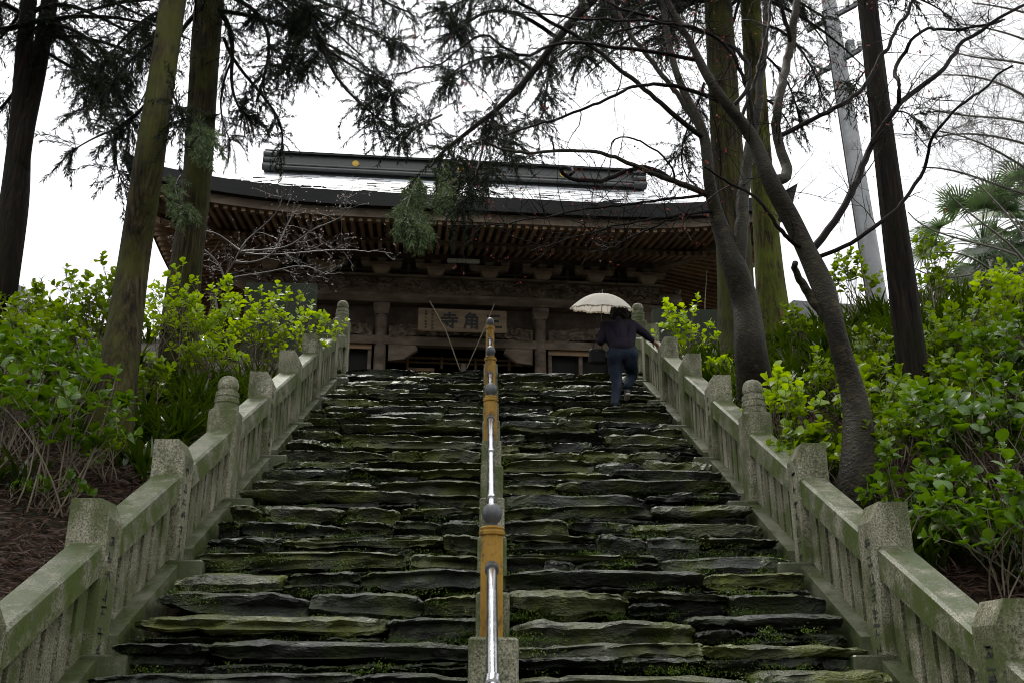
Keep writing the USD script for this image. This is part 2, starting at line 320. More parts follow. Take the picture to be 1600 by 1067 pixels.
RIDGEM = mat("dark_ridge_metal", [(0.3, (0.021, 0.0252, 0.0238)), (0.7, (0.0455, 0.0504, 0.0462))], 4.0, rough=(.3, .5), bump=.15)
GOLD = mat("gilded_crest", [(0.3, (0.2475, 0.154, 0.033)), (0.7, (0.3575, 0.2475, 0.066))], 8, metal=0.9, rough=(.35, .5))
LAMP = mat("lamp_housing", [(0.3, (.55, .55, .52)), (0.7, (.7, .7, .66))], 8, rough=(.4, .5), bump=0.0)
OCHRE = mat("ochre_painted_post", [(0.3, (0.153, 0.0765, 0.0108)), (0.5, (0.27, 0.1485, 0.018)), (0.7, (0.324, 0.189, 0.027))], 5.0, (1, 1, .25), (0.45, 0.65), 0.6, 40, 0.008, (1, 1, .4), moss=(0.0495, 0.0315, 0.0108, 0.85), moss_scale=8, moss_range=(.5, .64), spec=.3)
STEEL = mat("stainless_steel", [(0.3, (.55, .56, .60)), (0.7, (.72, .73, .76))], 6, metal=1.0, rough=(.14, .24), bump=0.0)
IRON = mat("dark_grey_iron", [(0.3, (.06, .063, .066)), (0.7, (.12, .125, .13))], 9, metal=0.5, rough=(.35, .55), bump=.2)
ROPE = mat("pale_rope", [(0.3, (.30, .26, .18)), (0.7, (.5, .45, .34))], 20)
BLACK = mat("black_rubber", [(0.3, (.012, .012, .013)), (0.7, (.02, .02, .022))], 20)

# ================================================================== setting: ground
xs = np.unique(np.r_[-1500, -400, -150, np.linspace(-60, -12, 25), np.linspace(-12, -2.95, 61), np.linspace(-2.93, 2.93, 9), np.linspace(2.95, 12, 61), np.linspace(12, 60, 25), 150, 400, 1500])
ys = np.unique(np.r_[-1500, -400, -120, np.linspace(-40, 1, 14), np.linspace(1, 20, 150), np.linspace(20, 60, 30), 150, 400, 1500])
def gz(X, Y):
    h = ground(X, Y)
    far = np.clip((np.hypot(X, Y) - 80) / 200, 0, 1)
    h = np.where(np.abs(X) < 2.94, zs(Y - 0.1) - 0.42, h)
    return h - far * 1.0
obj("ground", grid(xs, ys, gz), SOIL, smooth=True, kind="structure")
pl = grid(np.linspace(-3.4, 3.4, 8), np.linspace(17.35, 21.4, 6), lambda X, Y: X * 0 + ZT - 0.02)
obj("plaza", pl, GRAVEL, kind="structure")
ap = grid(np.linspace(-3.4, 3.4, 8), np.linspace(-6, 4.0, 9), lambda X, Y: X * 0 + 0.012)
obj("path", ap, GRAVEL, kind="structure")

# ================================================================== the stone stairs
stairs = thing("stone_stairs", "broad stairs of rough wet mossy slate slabs between two granite balustrades", "stairs", kind="structure")
def cube_grid(nx, ny, nz):
    b = []
    for ax, n, m in ((0, ny, nz), (1, nx, nz), (2, nx, ny)):
        o = [k for k in range(3) if k != ax]
        for s in (-1, 1):
            A, B = np.meshgrid(np.linspace(-1, 1, n + 1), np.linspace(-1, 1, m + 1), indexing="ij")
            v = np.zeros((A.size, 3)); v[:, o[0]] = A.ravel(); v[:, o[1]] = B.ravel(); v[:, ax] = s
            i, j = np.meshgrid(np.arange(n), np.arange(m), indexing="ij"); a = (i * (m + 1) + j).ravel()
            f = np.vstack([np.stack([a, a + m + 1, a + m + 2], 1), np.stack([a, a + m + 2, a + 1], 1)])
            if (s < 0) != (ax == 1):
                f = f[:, ::-1]
            b.append((v, f))
    v, f = join(b)
    key, inv = np.unique(np.round(v, 5), axis=0, return_inverse=True)
    return key, inv.reshape(-1)[f]
SV, SF = cube_grid(18, 5, 6)
SV = np.sign(SV) * np.abs(SV) ** .62
def slab(cx, yf, ztop, L, H, D, seed, tilt=0.0, rough=1.0):
    rg = np.random.default_rng(seed)
    p = SV.copy()
    n = (np.abs(p[:, 0]) ** 12 + np.abs(p[:, 1]) ** 12 + np.abs(p[:, 2]) ** 12) ** (1 / 12)
    p = p / np.maximum(n, 0.6)[:, None]
    x = p[:, 0]
    ta, tb = rg.uniform(.2, .8), rg.uniform(.2, .8)
    wedge = rg.uniform(-.25, .25)
    endw = np.where(x < 0, 1 - ta * np.clip(-x, 0, 1) ** rg.uniform(3, 7), 1 - tb * np.clip(x, 0, 1) ** rg.uniform(3, 7))
    prof = (meshkit.fbm(np.stack([x * L * 2.3 + seed * 3.1, x * 0, x * 0], -1), 4, seed) - .5)
    low = (meshkit.fbm(np.stack([x * L * 2.0 + seed * 5.3 + 40, x * 0, x * 0], -1), 4, seed + 3) - .5)
    zz = np.where(p[:, 2] > 0, p[:, 2] * (.35 + .65 * endw + prof * 0.5 * rough), p[:, 2] * (endw * (1 + wedge * x) + low * 1.5))
    v = np.stack([x * L / 2, p[:, 1] * D / 2, zz * H / 2], -1)
    front = p[:, 1] < 0
    v[:, 1] += np.where(front, (meshkit.fbm(v * [2.6, 1, 9.0] + seed, 4, seed + 9) - .5) * .17, 0)
    v[:, 1] += np.where(front, -p[:, 2] * rg.uniform(.0, .07), 0)
    v[:, 2] += x * tilt
    lay = np.searchsorted([-.9, -.55, -.15, .3, .75], p[:, 2])
    v[:, 1] += np.where(front, rg.normal(0, .022, 6)[lay] * (.4 + 1.2 * meshkit.noise(np.stack([x * L * 3 + seed, lay * 3.7, x * 0], -1), seed)), 0)
    v += rg.uniform(-1, 1, v.shape) * [.010, .013, .007]
    v += (np.stack([meshkit.fbm(v * 7 + 31 * k + seed, 3, seed + k) for k in range(3)], -1) - .5) * np.array([.05, .06, .025]) * rough
    v[:, 2] -= np.where(front & (p[:, 2] > .9) & (p[:, 1] < -.9), rg.uniform(.010, .022), 0)
    v += [cx, yf + D / 2, ztop - H / 2]
    return v, SF
NSTEP = 34
hidden, extra_low, count = [], [], 0
seed = 100
for i in range(NSTEP):
    yf = YB + i * RUN
    zt = zs(YB) + (i + 1) * RISE
    vis = i >= 6
    for (xa, xb) in ((-HALF + .13, -.13), (.13, HALF - .13)):
        x = xa - U(0, .35)
        while x < xb - .1:
            L = float(np.clip(rng.gamma(5, .21), .4, 1.8))
            L = min(L, xb + .12 - x)
            if xb - (x + L) < .25:
                L = xb + .06 - x
            seed += 1
            H = float(np.clip(rng.normal(.155, .042), .075, .225))
            x0 = max(x, xa - .03)
            Lc = x + L - x0
            s = slab(x0 + Lc / 2, yf + U(-.06, .05), zt + U(-.03, .012), Lc * 1.02, H, .5, seed, U(-.018, .018))
            x += L
            if vis and count < 300:
                obj("stone", s, SLATE if rng.random() < .62 else SLATE2, stairs, smooth=30); count += 1
            else:
                hidden.append(s)
            if H < .175:
                q = x0
                while q < x0 + Lc - .1:
                    l2 = min(U(.25, .9), x0 + Lc - q)
                    seed += 1
                    hh = RISE - H + U(.0, .05)
                    e = slab(q + l2 / 2, yf + U(-.03, .05), zt - H + U(-.01, .02), l2 * 1.05, hh, .4, seed, U(-.01, .01))
                    q += l2
                    (extra_low if vis else hidden).append(e)
obj("small_wedge_stone", join(extra_low), SLATE2, stairs, smooth=30, kind="stuff")
obj("lower_stone", join(hidden), SLATE, stairs, smooth=True, kind="stuff")
# rubble bed under the slabs
bed = grid(np.linspace(-HALF, HALF, 30), np.linspace(YB - .1, YT + .4, 120), lambda X, Y: np.clip(Z0 + TAN * (Y - .18), 0, ZT - .1) - .10 + (meshkit.fbm(np.stack([X * 3, Y * 3, X * 0], -1), 3, 8) - .5) * .1)
obj("rubble_bed", bed, SOIL, stairs, smooth=True)
# granite plinth blocks up the middle
for k, (y0, w, h) in enumerate(((5.2, .30, .30), (6.55, .31, .42), (7.35, .235, .36), (8.3, .235, .40), (9.25, .23, .40), (10.2, .23, .42), (11.3, .225, .38), (12.3, .22, .36), (13.3, .22, .36), (14.4, .22, .36), (15.5, .22, .36), (16.6, .24, .3))):
    z1 = float(zs(y0)) + h
    obj("plinth_block", bent(bbox(-w / 2 - .0, w / 2 + .0, y0 - .12, y0 + 1.1, z1 - .75, z1, .015), .012, 4, k), GRANITE, stairs, smooth=25)

# moss and tiny plants in the joints of the lower steps
mb, md = [], []
for _ in range(520):
    i = int(rng.integers(5, 20)) if rng.random() < .8 else int(rng.integers(5, 34))
    cx, cy, cz = U(-2.5, 2.5), YB + i * RUN + U(-.05, .03), float(zs(YB)) + i * RISE + (U(-.01, .04) if rng.random() < .8 else U(.04, .15))
    n = int(rng.integers(40, 130))
    mb.append(np.array([cx, cy - .045, cz]) + rng.normal(size=(n, 3)) * [U(.04, .13), .015, .018])
    md.append(unit(rng.normal(size=(n, 3)) + [0, -1.1, .8]))
mb, md = np.vstack(mb), np.vstack(md)
obj("moss_tuft", blades(mb, md, rng.uniform(.008, .02, len(mb)), rng.uniform(.007, .012, len(mb)), rng), MOSSLEAF, label="bright tiny moss plants growing in the joints of the stone steps", cat="moss", kind="stuff")

# ================================================================== granite balustrades
GLYPHS = "carved"
def strokes_glyph(rg, w, h):
    out = []
    for _ in range(int(rg.integers(4, 7))):
        if rg.random() < .55:
            y = rg.uniform(-.42, .42) * h
            out.append([(-w * rg.uniform(.2, .5), y), (w * rg.uniform(.2, .5), y + rg.uniform(-.05, .1) * h)])
        else:
            x = rg.uniform(-.35, .35) * w
            y = rg.uniform(0, .45) * h
            out.append([(x, y), (x + rg.uniform(-.35, .35) * w, y - rg.uniform(.3, .7) * h)])
    return out
def stroke_mesh(strokes, o, ex, ey, en, width, thick):
    parts = []
    for a, b in strokes:
        pa, pb = o + ex * a[0] + ey * a[1], o + ex * b[0] + ey * b[1]
        d = unit(pb - pa); s = np.cross(en, d) * width / 2
        q = [pa - s * .8, pb - s * .5, pb + s * .5, pa + s * .8]
        q = [x - en * .003 for x in q] + [x + en * thick for x in q]
        parts.append(hexa(q))
    return join(parts)
POSTY = [5.53 + 1.54 * k for k in range(-1, 8)] + [17.55]
PW = .137
for side in (-1, 1):
    bal = thing("stone_balustrade", ("mossy granite balustrade climbing the left edge of the stairs" if side < 0 else "mossy granite balustrade climbing the right edge of the stairs, touched by the woman"), "balustrade")
    XC = side * (HALF + .17)
    for k, y in enumerate(POSTY):
        fin = k in (0, 4, 9)
        base = float(zs(y)) - .35
        top = float(Z0 + TAN * y) + (1.10 if not fin else 1.02)
        if k == 9:
            top = ZT + 1.26
        r1 = PW * (1.0 if not fin else 1.08)
        x0, x1 = XC - r1, XC + r1
        inner = XC - side * r1
        # post with chamfered top towards the stairs
        c = .09
        if fin:
            m = bbox(x0, x1, y - r1, y + r1, base, top, .03)
        else:
            prof = [(x0, base), (x1, base), (x1, top), (x0, top)]
            if side < 0:
                prof = [(x0, base), (x1, base), (x1, top - c * 1.5), (x1 - c * .75, top), (x0, top)]
            else:
                prof = [(x0, base), (x1, base), (x1, top), (x0 + c * .75, top), (x0, top - c * 1.5)]
            n = len(prof)
            v = np.array([(a, y - r1, b) for a, b in prof] + [(a, y + r1, b) for a, b in prof])
            f = [[0, q, q + 1] for q in range(1, n - 1)] + [[n, n + q + 1, n + q] for q in range(1, n - 1)]
            for q in range(n):
                f += [[q, q + n, (q + 1) % n + n], [q, (q + 1) % n + n, (q + 1) % n]]
            m = (v, np.array(f)[:, ::-1])
        post = obj("post", m, GRANITE, bal)
        if fin:
            R = .128
            pr = [(R, 0), (R * .99, .045), (R * .93, .055), (R * .93, .065), (R * .985, .075), (R * .98, .115), (R * .91, .125), (R * .91, .135), (R * .96, .145), (R * .93, .19), (R * .78, .205), (R * .74, .215), (R * .82, .232), (R * .85, .265), (R * .82, .30), (R * .72, .335), (R * .5, .362), (R * .25, .374), (0, .378)]
            obj("finial", lathe(pr, 24, (XC, y, top - .002)), GRANITE, post, smooth=35)
        # carved donor characters down the stair face
        if 1 <= k <= 5 and not fin:
            rg = np.random.default_rng(900 + k + 50 * (side > 0))
            g = []
            for q in range(7):
                o = np.array([inner - side * .001, y - .02, top - .28 - q * .118])
                g.append(stroke_mesh(strokes_glyph(rg, .11, .105), o, np.array([0, -side * 1.0, 0]), np.array([0, 0, 1.0]), np.array([-side * 1.0, 0, 0]), .014, .0015))
            obj("carved_inscription", join(g), CARVED, post, kind="stuff")
        # footing block stepping towards the stairs
        if k < 9:
            fz = float(Z0 + TAN * (y - .2))
            xa, xb = sorted((inner - side * .25, inner + side * .05))
            obj("footing_block", bent(bbox(xa, xb, y - r1 - .05, y + r1 + .12, fz - .25, fz + .17, .012), .01, 5, k), KERB, bal)
        if k == 9:
            continue
        y2 = POSTY[k + 1]
        ya, yb = y + r1 - .004, y2 - PW + .004
        def sloped(xa, xb, lo, hi, ya=ya, yb=yb):
            za, zb = Z0 + TAN * ya, Z0 + TAN * yb
            if y2 > 17.2:
                zb = ZT + .05
            return hexa([(xa, ya, za + lo), (xb, ya, za + lo), (xb, yb, zb + lo), (xa, yb, zb + lo), (xa, ya, za + hi), (xb, ya, za + hi), (xb, yb, zb + hi), (xa, yb, zb + hi)])
        # coping rail with chamfered upper edges
        za, zb = Z0 + TAN * ya, (Z0 + TAN * yb if y2 < 17.2 else ZT + .05)
        w, hi, lo, ch = .12, .86, .63, .022
        sec = [(-w, lo), (w, lo), (w, hi - ch), (w - ch, hi), (-w + ch, hi), (-w, hi - ch)]
        v = np.array([(XC + a, ya, za + b) for a, b in sec] + [(XC + a, yb, zb + b) for a, b in sec])
        f = [[0, q + 1, q] for q in range(1, 5)] + [[6, 6 + q, 7 + q] for q in range(1, 5)]
        for q in range(6):
            f += [[q, (q + 1) % 6, (q + 1) % 6 + 6], [q, (q + 1) % 6 + 6, q + 6]]
        obj("top_rail", (v, np.array(f)), GRANITE_WET, bal)
        obj("base_kerb", sloped(min(XC + side * .14, XC - side * .2), max(XC + side * .14, XC - side * .2), -.35, .13), KERB, bal)
        nb = 6
        pitch = (yb - ya) / nb
        for q in range(nb):
            a = ya + pitch * q + pitch * .14
            b = ya + pitch * (q + 1) - pitch * .14
            obj("baluster", sloped(XC - .075, XC + .075, .11, .65, a, b), GRANITE, bal)

# ================================================================== central handrail
rail = thing("handrail", "stainless handrail on ochre octagonal posts with iron ball caps up the middle of the stairs", "handrail")
HR = [(7.0, 1.02, -.01), (11.3, .99, -.01), (14.0, .99, -.01), (17.15, 1.0, -.01)]
def octo(cx, cy, z0, z1, r, n=8):
    v, f = lathe([(0, z0), (r, z0), (r, z1), (0, z1)], n)
    c, s = math.cos(math.pi / n), math.sin(math.pi / n)
    return np.stack([v[:, 0] * c - v[:, 1] * s + cx, v[:, 0] * s + v[:, 1] * c + cy, v[:, 2]], 1), f
ends = []
for y, h, x in HR:
    zb = float(Z0 + TAN * y)
    pst = obj("post", octo(x, y, zb - .05, zb + h - .12, .083), OCHRE, rail)
    obj("groove_panel", join([box(x - .010 + dx, x + .010 + dx, y - .080, y - .070, zb + .15, zb + h - .28) for dx in (-.026, .026)]), OCHRE, pst)
    obj("collar", lathe([(.078, 0), (.09, .01), (.093, .03), (.083, .042), (.088, .055), (.068, .07), (.04, .075)], 20, (x, y, zb + h - .13)), OCHRE, pst, smooth=30)
    obj("ball_cap", lathe([(.038, -.02), (.036, .006), (.042, .016), (.058, .032), (.068, .058), (.072, .082), (.067, .108), (.055, .13), (.034, .147), (.0, .153)], 24, (x, y, zb + h - .05)), IRON, pst, smooth=40)
    ends.append(np.array([x, y, zb + h - .36]))
pts = [np.array([-.01, 3.2, float(Z0 + TAN * 3.2) + .66])] + ends
for k in range(len(pts) - 1):
    a, b = pts[k] + [0, .09, .03], pts[k + 1] + [0, -.10, .0]
    if k == 0:
        a = pts[0]
    r = obj("rail_pipe", tube(spline([a, b], 8), .034, 16), STEEL, rail, smooth=40)
    d = unit(b - a)
    for t in (.34, .67, 1.0) if k else (.2, .62, 1.0):
        c = a + (b - a) * t
        obj("pipe_collar", tube([c - d * .045, c - d * .04, c + d * .03, c + d * .035], [.036, .047, .047, .036], 16), IRON if t == 1 else STEEL, rail, smooth=35)
        if t < 1:
            q = c + np.array([0, 0, -.03])
            obj("pipe_strut", tube([q, q + [0, .03, -.55]], .018, 8), OCHRE, rail, smooth=True)

# ================================================================== temple hall
TH = 4.5
hall = thing("temple_hall", "old wooden temple hall with deep rafter eaves and wet grey roof at the stair top", "temple", loc=(-.74, 24.2, ZT), rotz=TH)
WE, YE, WR, YR, ZR = 7.72, -3.2, 5.86, 4.0, 9.85
def eave_lift(u):                      # upswept corners, u = |x| / WE
    return .52 * np.clip((np.abs(u) - .35) / .65, 0, 1) ** 2.2
# roof: front, back and the two hipped sides as one skin with stepped courses
def roof_z(x, s):                      # s: 0 at the eave .. 1 at the ridge
    base = 5.56 + (ZR - 5.56) * (s * .86 + .14 * s * s)
    return base + eave_lift(x / WE) * (1 - s) ** 2
rows = 34
def roof_face(sign):
    vs = []
    nx = 61
    for r in range(rows):
        for e, lift in ((0, .0), (1, -.018)):
            s = (r + e) / rows
            half = WE + (WR - WE) * s ** .8
            x = np.linspace(-half, half, nx)
            y = (YE + (YR - YE) * s)
            y = YR + sign * (YR - y) if sign > 0 else y
            z = roof_z(x, s) + .03 + (0 if e == 0 else -.004)
            vs.append(np.stack([x, np.full(nx, y), z], -1))
    v = np.vstack(vs)
    R = len(vs); i, j = np.meshgrid(np.arange(nx - 1), np.arange(R - 1)); a = (j * nx + i).ravel()
    f = np.vstack([np.stack([a, a + 1, a + nx + 1], 1), np.stack([a, a + nx + 1, a + nx], 1)])
    return v, f if sign < 0 else f[:, ::-1]
roof = obj("roof", join([roof_face(-1), roof_face(1)]), ROOFM, hall)
# standing pieces of the roof: thin lapped sheets, uneven edges
lap = []
for r in range(1, rows):
    s = r / rows
    half = WE + (WR - WE) * s ** .8
    x = -half + U(0, .3)
    while x < half - .5:
        L = U(.35, .6)
        if rng.random() < .3:
            y = YE + (YR - YE) * s
            z = float(roof_z(np.array(x), s)) + .03
            lap.append(box(x, x + L - .03, y - .012, y + .05, z - .006, z + U(.002, .012)))
        x += L
obj("lapped_sheet_edge", join(lap), FASCIA, roof, kind="stuff")
# hipped side skirts with gable end above
for sg in (-1, 1):
    vs = []
    n = 25
    for s in np.linspace(0, 1, 8):
        xx = sg * (WE + (WR - WE) * s ** .8)
        yy = np.linspace(YE + (YR - YE) * s * .62, 2 * YR - (YE + (YR - YE) * s * .62), n)
        u = (yy - YR) / (YR - YE)
        z = 5.56 + (7.7 - 5.56) * s * (.8 + .2 * s) + .52 * np.clip((np.abs(u) - .35) / .65, 0, 1) ** 2.2 * (1 - s) ** 2
        vs.append(np.stack([np.full(n, xx), yy, z + .02], -1))
    v = np.vstack(vs); i, j = np.meshgrid(np.arange(n - 1), np.arange(7)); a = (j * n + i).ravel()
    f = np.vstack([np.stack([a, a + 1, a + n + 1], 1), np.stack([a, a + n + 1, a + n], 1)])
    obj("side_roof", (v, f if sg > 0 else f[:, ::-1]), ROOFM, hall)
    obj("gable_board", hexa([(sg * 5.7, .6, 7.4), (sg * 5.8, .6, 7.4), (sg * 5.8, 7.4, 7.4), (sg * 5.7, 7.4, 7.4), (sg * 5.7, 3.9, 9.75), (sg * 5.8, 3.9, 9.75), (sg * 5.8, 4.1, 9.75), (sg * 5.7, 4.1, 9.75)]), WOOD_DARK, hall)
# thick layered eave edge, front, back and sides
def eave_band(z0, z1, d0, d1, ox=0.0):
    out = []
    n = 49
    x = np.linspace(-WE - ox, WE + ox, n)
    for (sgn) in (0, 1):
        y = YE - ox if sgn == 0 else 2 * YR - YE + ox
        yi = y + (d1 if sgn == 0 else -d1); yo = y + (d0 if sgn == 0 else -d0)
        L = eave_lift(x / WE)
        v = np.vstack([np.stack([x, x * 0 + yo, 5.56 + z0 + L], -1), np.stack([x, x * 0 + yo, 5.56 + z1 + L], -1), np.stack([x, x * 0 + yi, 5.56 + z1 + L], -1), np.stack([x, x * 0 + yi, 5.56 + z0 + L], -1)])
        f = []
        for r in range(4):
            a = r * n + np.arange(n - 1); b = ((r + 1) % 4) * n + np.arange(n - 1)
            f.append(np.stack([a, a + 1, b + 1], 1)); f.append(np.stack([a, b + 1, b], 1))
        out.append((v, np.vstack(f)))
    u = np.linspace(-1, 1, n)
    for sg in (-1, 1):
        yy = YR + u * (YR - YE + ox - d1)
        L = eave_lift(u)
        xo, xi = sg * (WE + ox - d0), sg * (WE + ox - d1)
        v = np.vstack([np.stack([u * 0 + xo, yy, 5.56 + z0 + L], -1), np.stack([u * 0 + xo, yy, 5.56 + z1 + L], -1), np.stack([u * 0 + xi, yy, 5.56 + z1 + L], -1), np.stack([u * 0 + xi, yy, 5.56 + z0 + L], -1)])
        f = []
        for r in range(4):
            a = r * n + np.arange(n - 1); b = ((r + 1) % 4) * n + np.arange(n - 1)
            f.append(np.stack([a, a + 1, b + 1], 1)); f.append(np.stack([a, b + 1, b], 1))
        out.append((v, np.vstack(f)))
    return join(out)
obj("eave_edge", eave_band(-.30, .055, -.04, .5, .02), FASCIA, hall)
obj("eave_board", eave_band(-.52, -.302, .10, .42, 0), WOOD, hall)
# corner tips
for sg in (-1, 1):
    obj("corner_tip", hexa([(sg * (WE - .3), YE + .3, 5.75), (sg * (WE + .10), YE - .1, 5.85), (sg * (WE + .10), YE + .2, 5.85), (sg * (WE - .3), YE + .5, 5.75), (sg * (WE - .35), YE + .25, 6.08), (sg * (WE + .22), YE - .22, 6.32), (sg * (WE + .2), YE + .05, 6.30), (sg * (WE - .35), YE + .5, 6.08)]), FASCIA, hall)
# ridge
rd = obj("ridge", join([box(-WR + .1, WR - .1, YR - .22, YR + .22, ZR - .1, ZR + .54)]), RIDGEM, hall)
obj("ridge_cap", join([box(-WR - .12, WR + .12, YR - .34, YR + .34, ZR + .54, ZR + .61), box(-WR - .16, WR + .16, YR - .2, YR + .2, ZR + .612, ZR + .69)]), FASCIA, rd)
obj("ridge_base_roll", join([tube([(-WR - .05, YR - .33, ZR + .02), (WR + .05, YR - .33, ZR + .02)], .07, 10), tube([(-WR - .05, YR - .30, ZR + .15), (WR + .05, YR - .30, ZR + .15)], .05, 10)]), RIDGEM, rd, smooth=40)
for sg in (-1, 1):
    for z, r in ((.05, .13), (.28, .10), (.48, .10)):
        obj("ridge_end_roll", tube([(sg * (WR - .25), YR - .3, ZR + z), (sg * (WR + .16), YR - .3, ZR + z)], r, 14), RIDGEM, rd, smooth=40)
    obj("ridge_end_panel", box(sg * WR - .12, sg * WR + .12, YR - .29, YR + .29, ZR - .08, ZR + .66), RIDGEM, rd)
for x in (-3.2, .08, 3.35):
    obj("gold_crest", lathe([(.0, 0), (.115, .0), (.12, .02), (.1, .035), (.03, .04), (0, .04)], 20), GOLD, rd)
    p = stage.GetPrimAtPath(str(rd.GetPath()) + "/gold_crest" + ("" if USED[str(rd.GetPath()) + "/gold_crest"] == 1 else f"_{USED[str(rd.GetPath()) + '/gold_crest'] - 1:03d}"))
    X = UsdGeom.Xformable(p); X.AddTranslateOp().Set(Gf.Vec3d(x, YR - .222, ZR + .34)); X.AddRotateXOp().Set(90.0)
# soffit boards and rafters
so = grid(np.linspace(-WE + .15, WE - .15, 41), np.linspace(YE + .15, .3, 9), lambda X, Y: 5.10 + .56 * (Y - YE) / 3.3 + eave_lift(X / WE) * np.clip((-Y) / 3.2, 0, 1) ** 1.5)
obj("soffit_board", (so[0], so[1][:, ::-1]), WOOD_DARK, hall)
for sg in (-1, 1):
    so = grid(np.linspace(4.75, WE - .15, 9), np.linspace(.25, 2 * YR - .25, 21), lambda X, Y: 5.10 + .56 * (WE - X) / 2.9)
    v = so[0] * [sg, 1, 1]
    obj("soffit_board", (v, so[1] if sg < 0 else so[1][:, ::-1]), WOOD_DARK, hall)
RAFTER_X = np.arange(-7.45, 7.46, .205)
for x in RAFTER_X:
    L = float(eave_lift(x / WE))
    # flying rafter
    xc = min(abs(x), WE)
    y1 = -1.35 if abs(x) < 6.35 else -1.35 - (abs(x) - 6.35) * 1.0
    ya, yb = YE + .16, y1
    za, zb = 4.96 + L, 5.28 + L * .45
    w = .045
    obj("rafter", hexa([(x - w, ya, za), (x + w, ya, za), (x + w, yb, zb), (x - w, yb, zb), (x - w, ya, za + .12), (x + w, ya, za + .12), (x + w, yb, zb + .12), (x - w, yb, zb + .12)]), WOOD_RAFTER, hall)
    if abs(x) < 6.5:
        y1 = .0 if abs(x) < 4.95 else -(abs(x) - 4.95) * 1.0
        ya, yb = YE + 1.62, y1
        if yb > ya + .1:
            za, zb = 5.02 + L * .5, 5.02 + .30 * (yb - ya) + L * .2
            obj("rafter", hexa([(x - w, ya, za), (x + w, ya, za), (x + w, yb, zb), (x - w, yb, zb), (x - w, ya, za + .12), (x + w, ya, za + .12), (x + w, yb, zb + .12), (x - w, yb, zb + .12)]), WOOD_RAFTER, hall)
obj("rafter_beam", box(-6.4, 6.4, YE + 1.70, YE + 1.84, 5.152, 5.27), WOOD, hall)
for sg in (-1, 1):
    for y in np.arange(-2.5, 10.4, .235):
        x1 = 4.95 if y > 0 else 4.95 + (-y) * 1.0
        if y > 8:
            x1 = 4.95 + (y - 8)
        L = float(eave_lift((y - YR) / (YR - YE)))
        xo, xi = WE - .16, x1
        if xi > xo - .2:
            continue
        za, zb = 4.95 + L, 4.95 + .2 * (xo - xi)
        w = .045
        q = hexa([(sg * xo, y - w, za), (sg * xo, y + w, za), (sg * xi, y + w, zb), (sg * xi, y - w, zb), (sg * xo, y - w, za + .12), (sg * xo, y + w, za + .12), (sg * xi, y + w, zb + .12), (sg * xi, y - w, zb + .12)])
        obj("rafter", q if sg > 0 else (q[0], q[1][:, ::-1]), WOOD_RAFTER, hall)
    # hip beam to the corner
    q = hexa([(sg * 4.85, -.1, 5.2), (sg * 5.05, .0, 5.2), (sg * (WE - .12), YE + .28, 5.22), (sg * (WE - .3), YE + .12, 5.22), (sg * 4.85, -.1, 5.45), (sg * 5.05, .0, 5.45), (sg * (WE - .12), YE + .28, 5.5), (sg * (WE - .3), YE + .12, 5.5)])
    obj("hip_rafter", q, WOOD, hall)
# body: pillars, beams, carved frieze, brackets, walls
for x in (-4.95, -2.05, 2.05, 4.95):
    pil = obj("pillar", lathe([(0, .15), (.15, .15), (.15, 4.1), (0, 4.1)], 20, (x, 0, 0)), WOOD, hall, smooth=40)
    obj("pillar_stone", bbox(x - .33, x + .33, -.33, .33, 0.0, .16, .03), GRANITE, pil)
    obj("capital", join([hexa([(x - .155, -.155, 3.77), (x + .155, -.155, 3.77), (x + .155, .155, 3.77), (x - .155, .155, 3.77), (x - .21, -.21, 3.93), (x + .21, -.21, 3.93), (x + .21, .21, 3.93), (x - .21, .21, 3.93)]), box(x - .21, x + .21, -.21, .21, 3.932, 4.06)]), WOOD, pil)
for x in (-4.95, 4.95):
    for y in (2.7, 5.3, 8.0):
        obj("pillar", lathe([(0, .0), (.18, .0), (.18, 5.2), (0, 5.2)], 16, (x, y, 0)), WOOD_PALE, hall, smooth=40)
obj("platform", box(-5.6, 5.6, -.8, 8.6, -.2, .1), GRANITE, hall)
# big lower tie beam with rounded underside, carved frieze above
n = 60
xx = np.linspace(-5.25, 5.25, n)
sag = .10 * (np.abs(xx) / 5.25) ** 6
prof = [(-.30, 4.22), (-.16, 4.10), (.16, 4.10), (.24, 4.22), (.24, 4.30), (-.30, 4.30)]
v = np.vstack([np.stack([xx, xx * 0 + a, b - sag], -1) for a, b in prof])
f = []
for r in range(6):
    a = r * n + np.arange(n - 1); b = ((r + 1) % 6) * n + np.arange(n - 1)
    f += [np.stack([a, b + 1, a + 1], 1), np.stack([a, b, b + 1], 1)]
obj("tie_beam", (v, np.vstack(f)), WOOD, hall, smooth=40)
# carved frieze: swirling relief
nx, nz = 640, 40
X, Z = np.meshgrid(np.linspace(-5.2, 5.2, nx), np.linspace(4.31, 4.74, nz))
ph = meshkit.fbm(np.stack([X * 4.5, Z * 7, X * 0], -1), 3, 21) * 20 + X * 3.0
cl = np.sin(ph + 3 * np.sin(X * 5.2 + Z * 9)) * .5 + .5
rel = cl ** .6 * .13 * np.clip(1.2 - np.abs(Z - 4.525) / .2, 0.15, 1)
rel += .03 * np.sin(X * 7 + 3 * np.sin(X * 1.9) + Z * 9)
v = np.stack([X, -.20 - rel, Z], -1).reshape(-1, 3)
i, j = np.meshgrid(np.arange(nx - 1), np.arange(nz - 1)); a = (j * nx + i).ravel()
obj("carved_frieze", (v, np.vstack([np.stack([a, a + 1, a + nx + 1], 1), np.stack([a, a + nx + 1, a + nx], 1)])), WOOD, hall, smooth=True)
obj("frieze_core", box(-5.2, 5.2, -.19, .2, 4.302, 4.745), WOOD_DARK, hall)
obj("frieze_cap", box(-5.35, 5.35, -.34, .24, 4.748, 4.80), WOOD, hall)
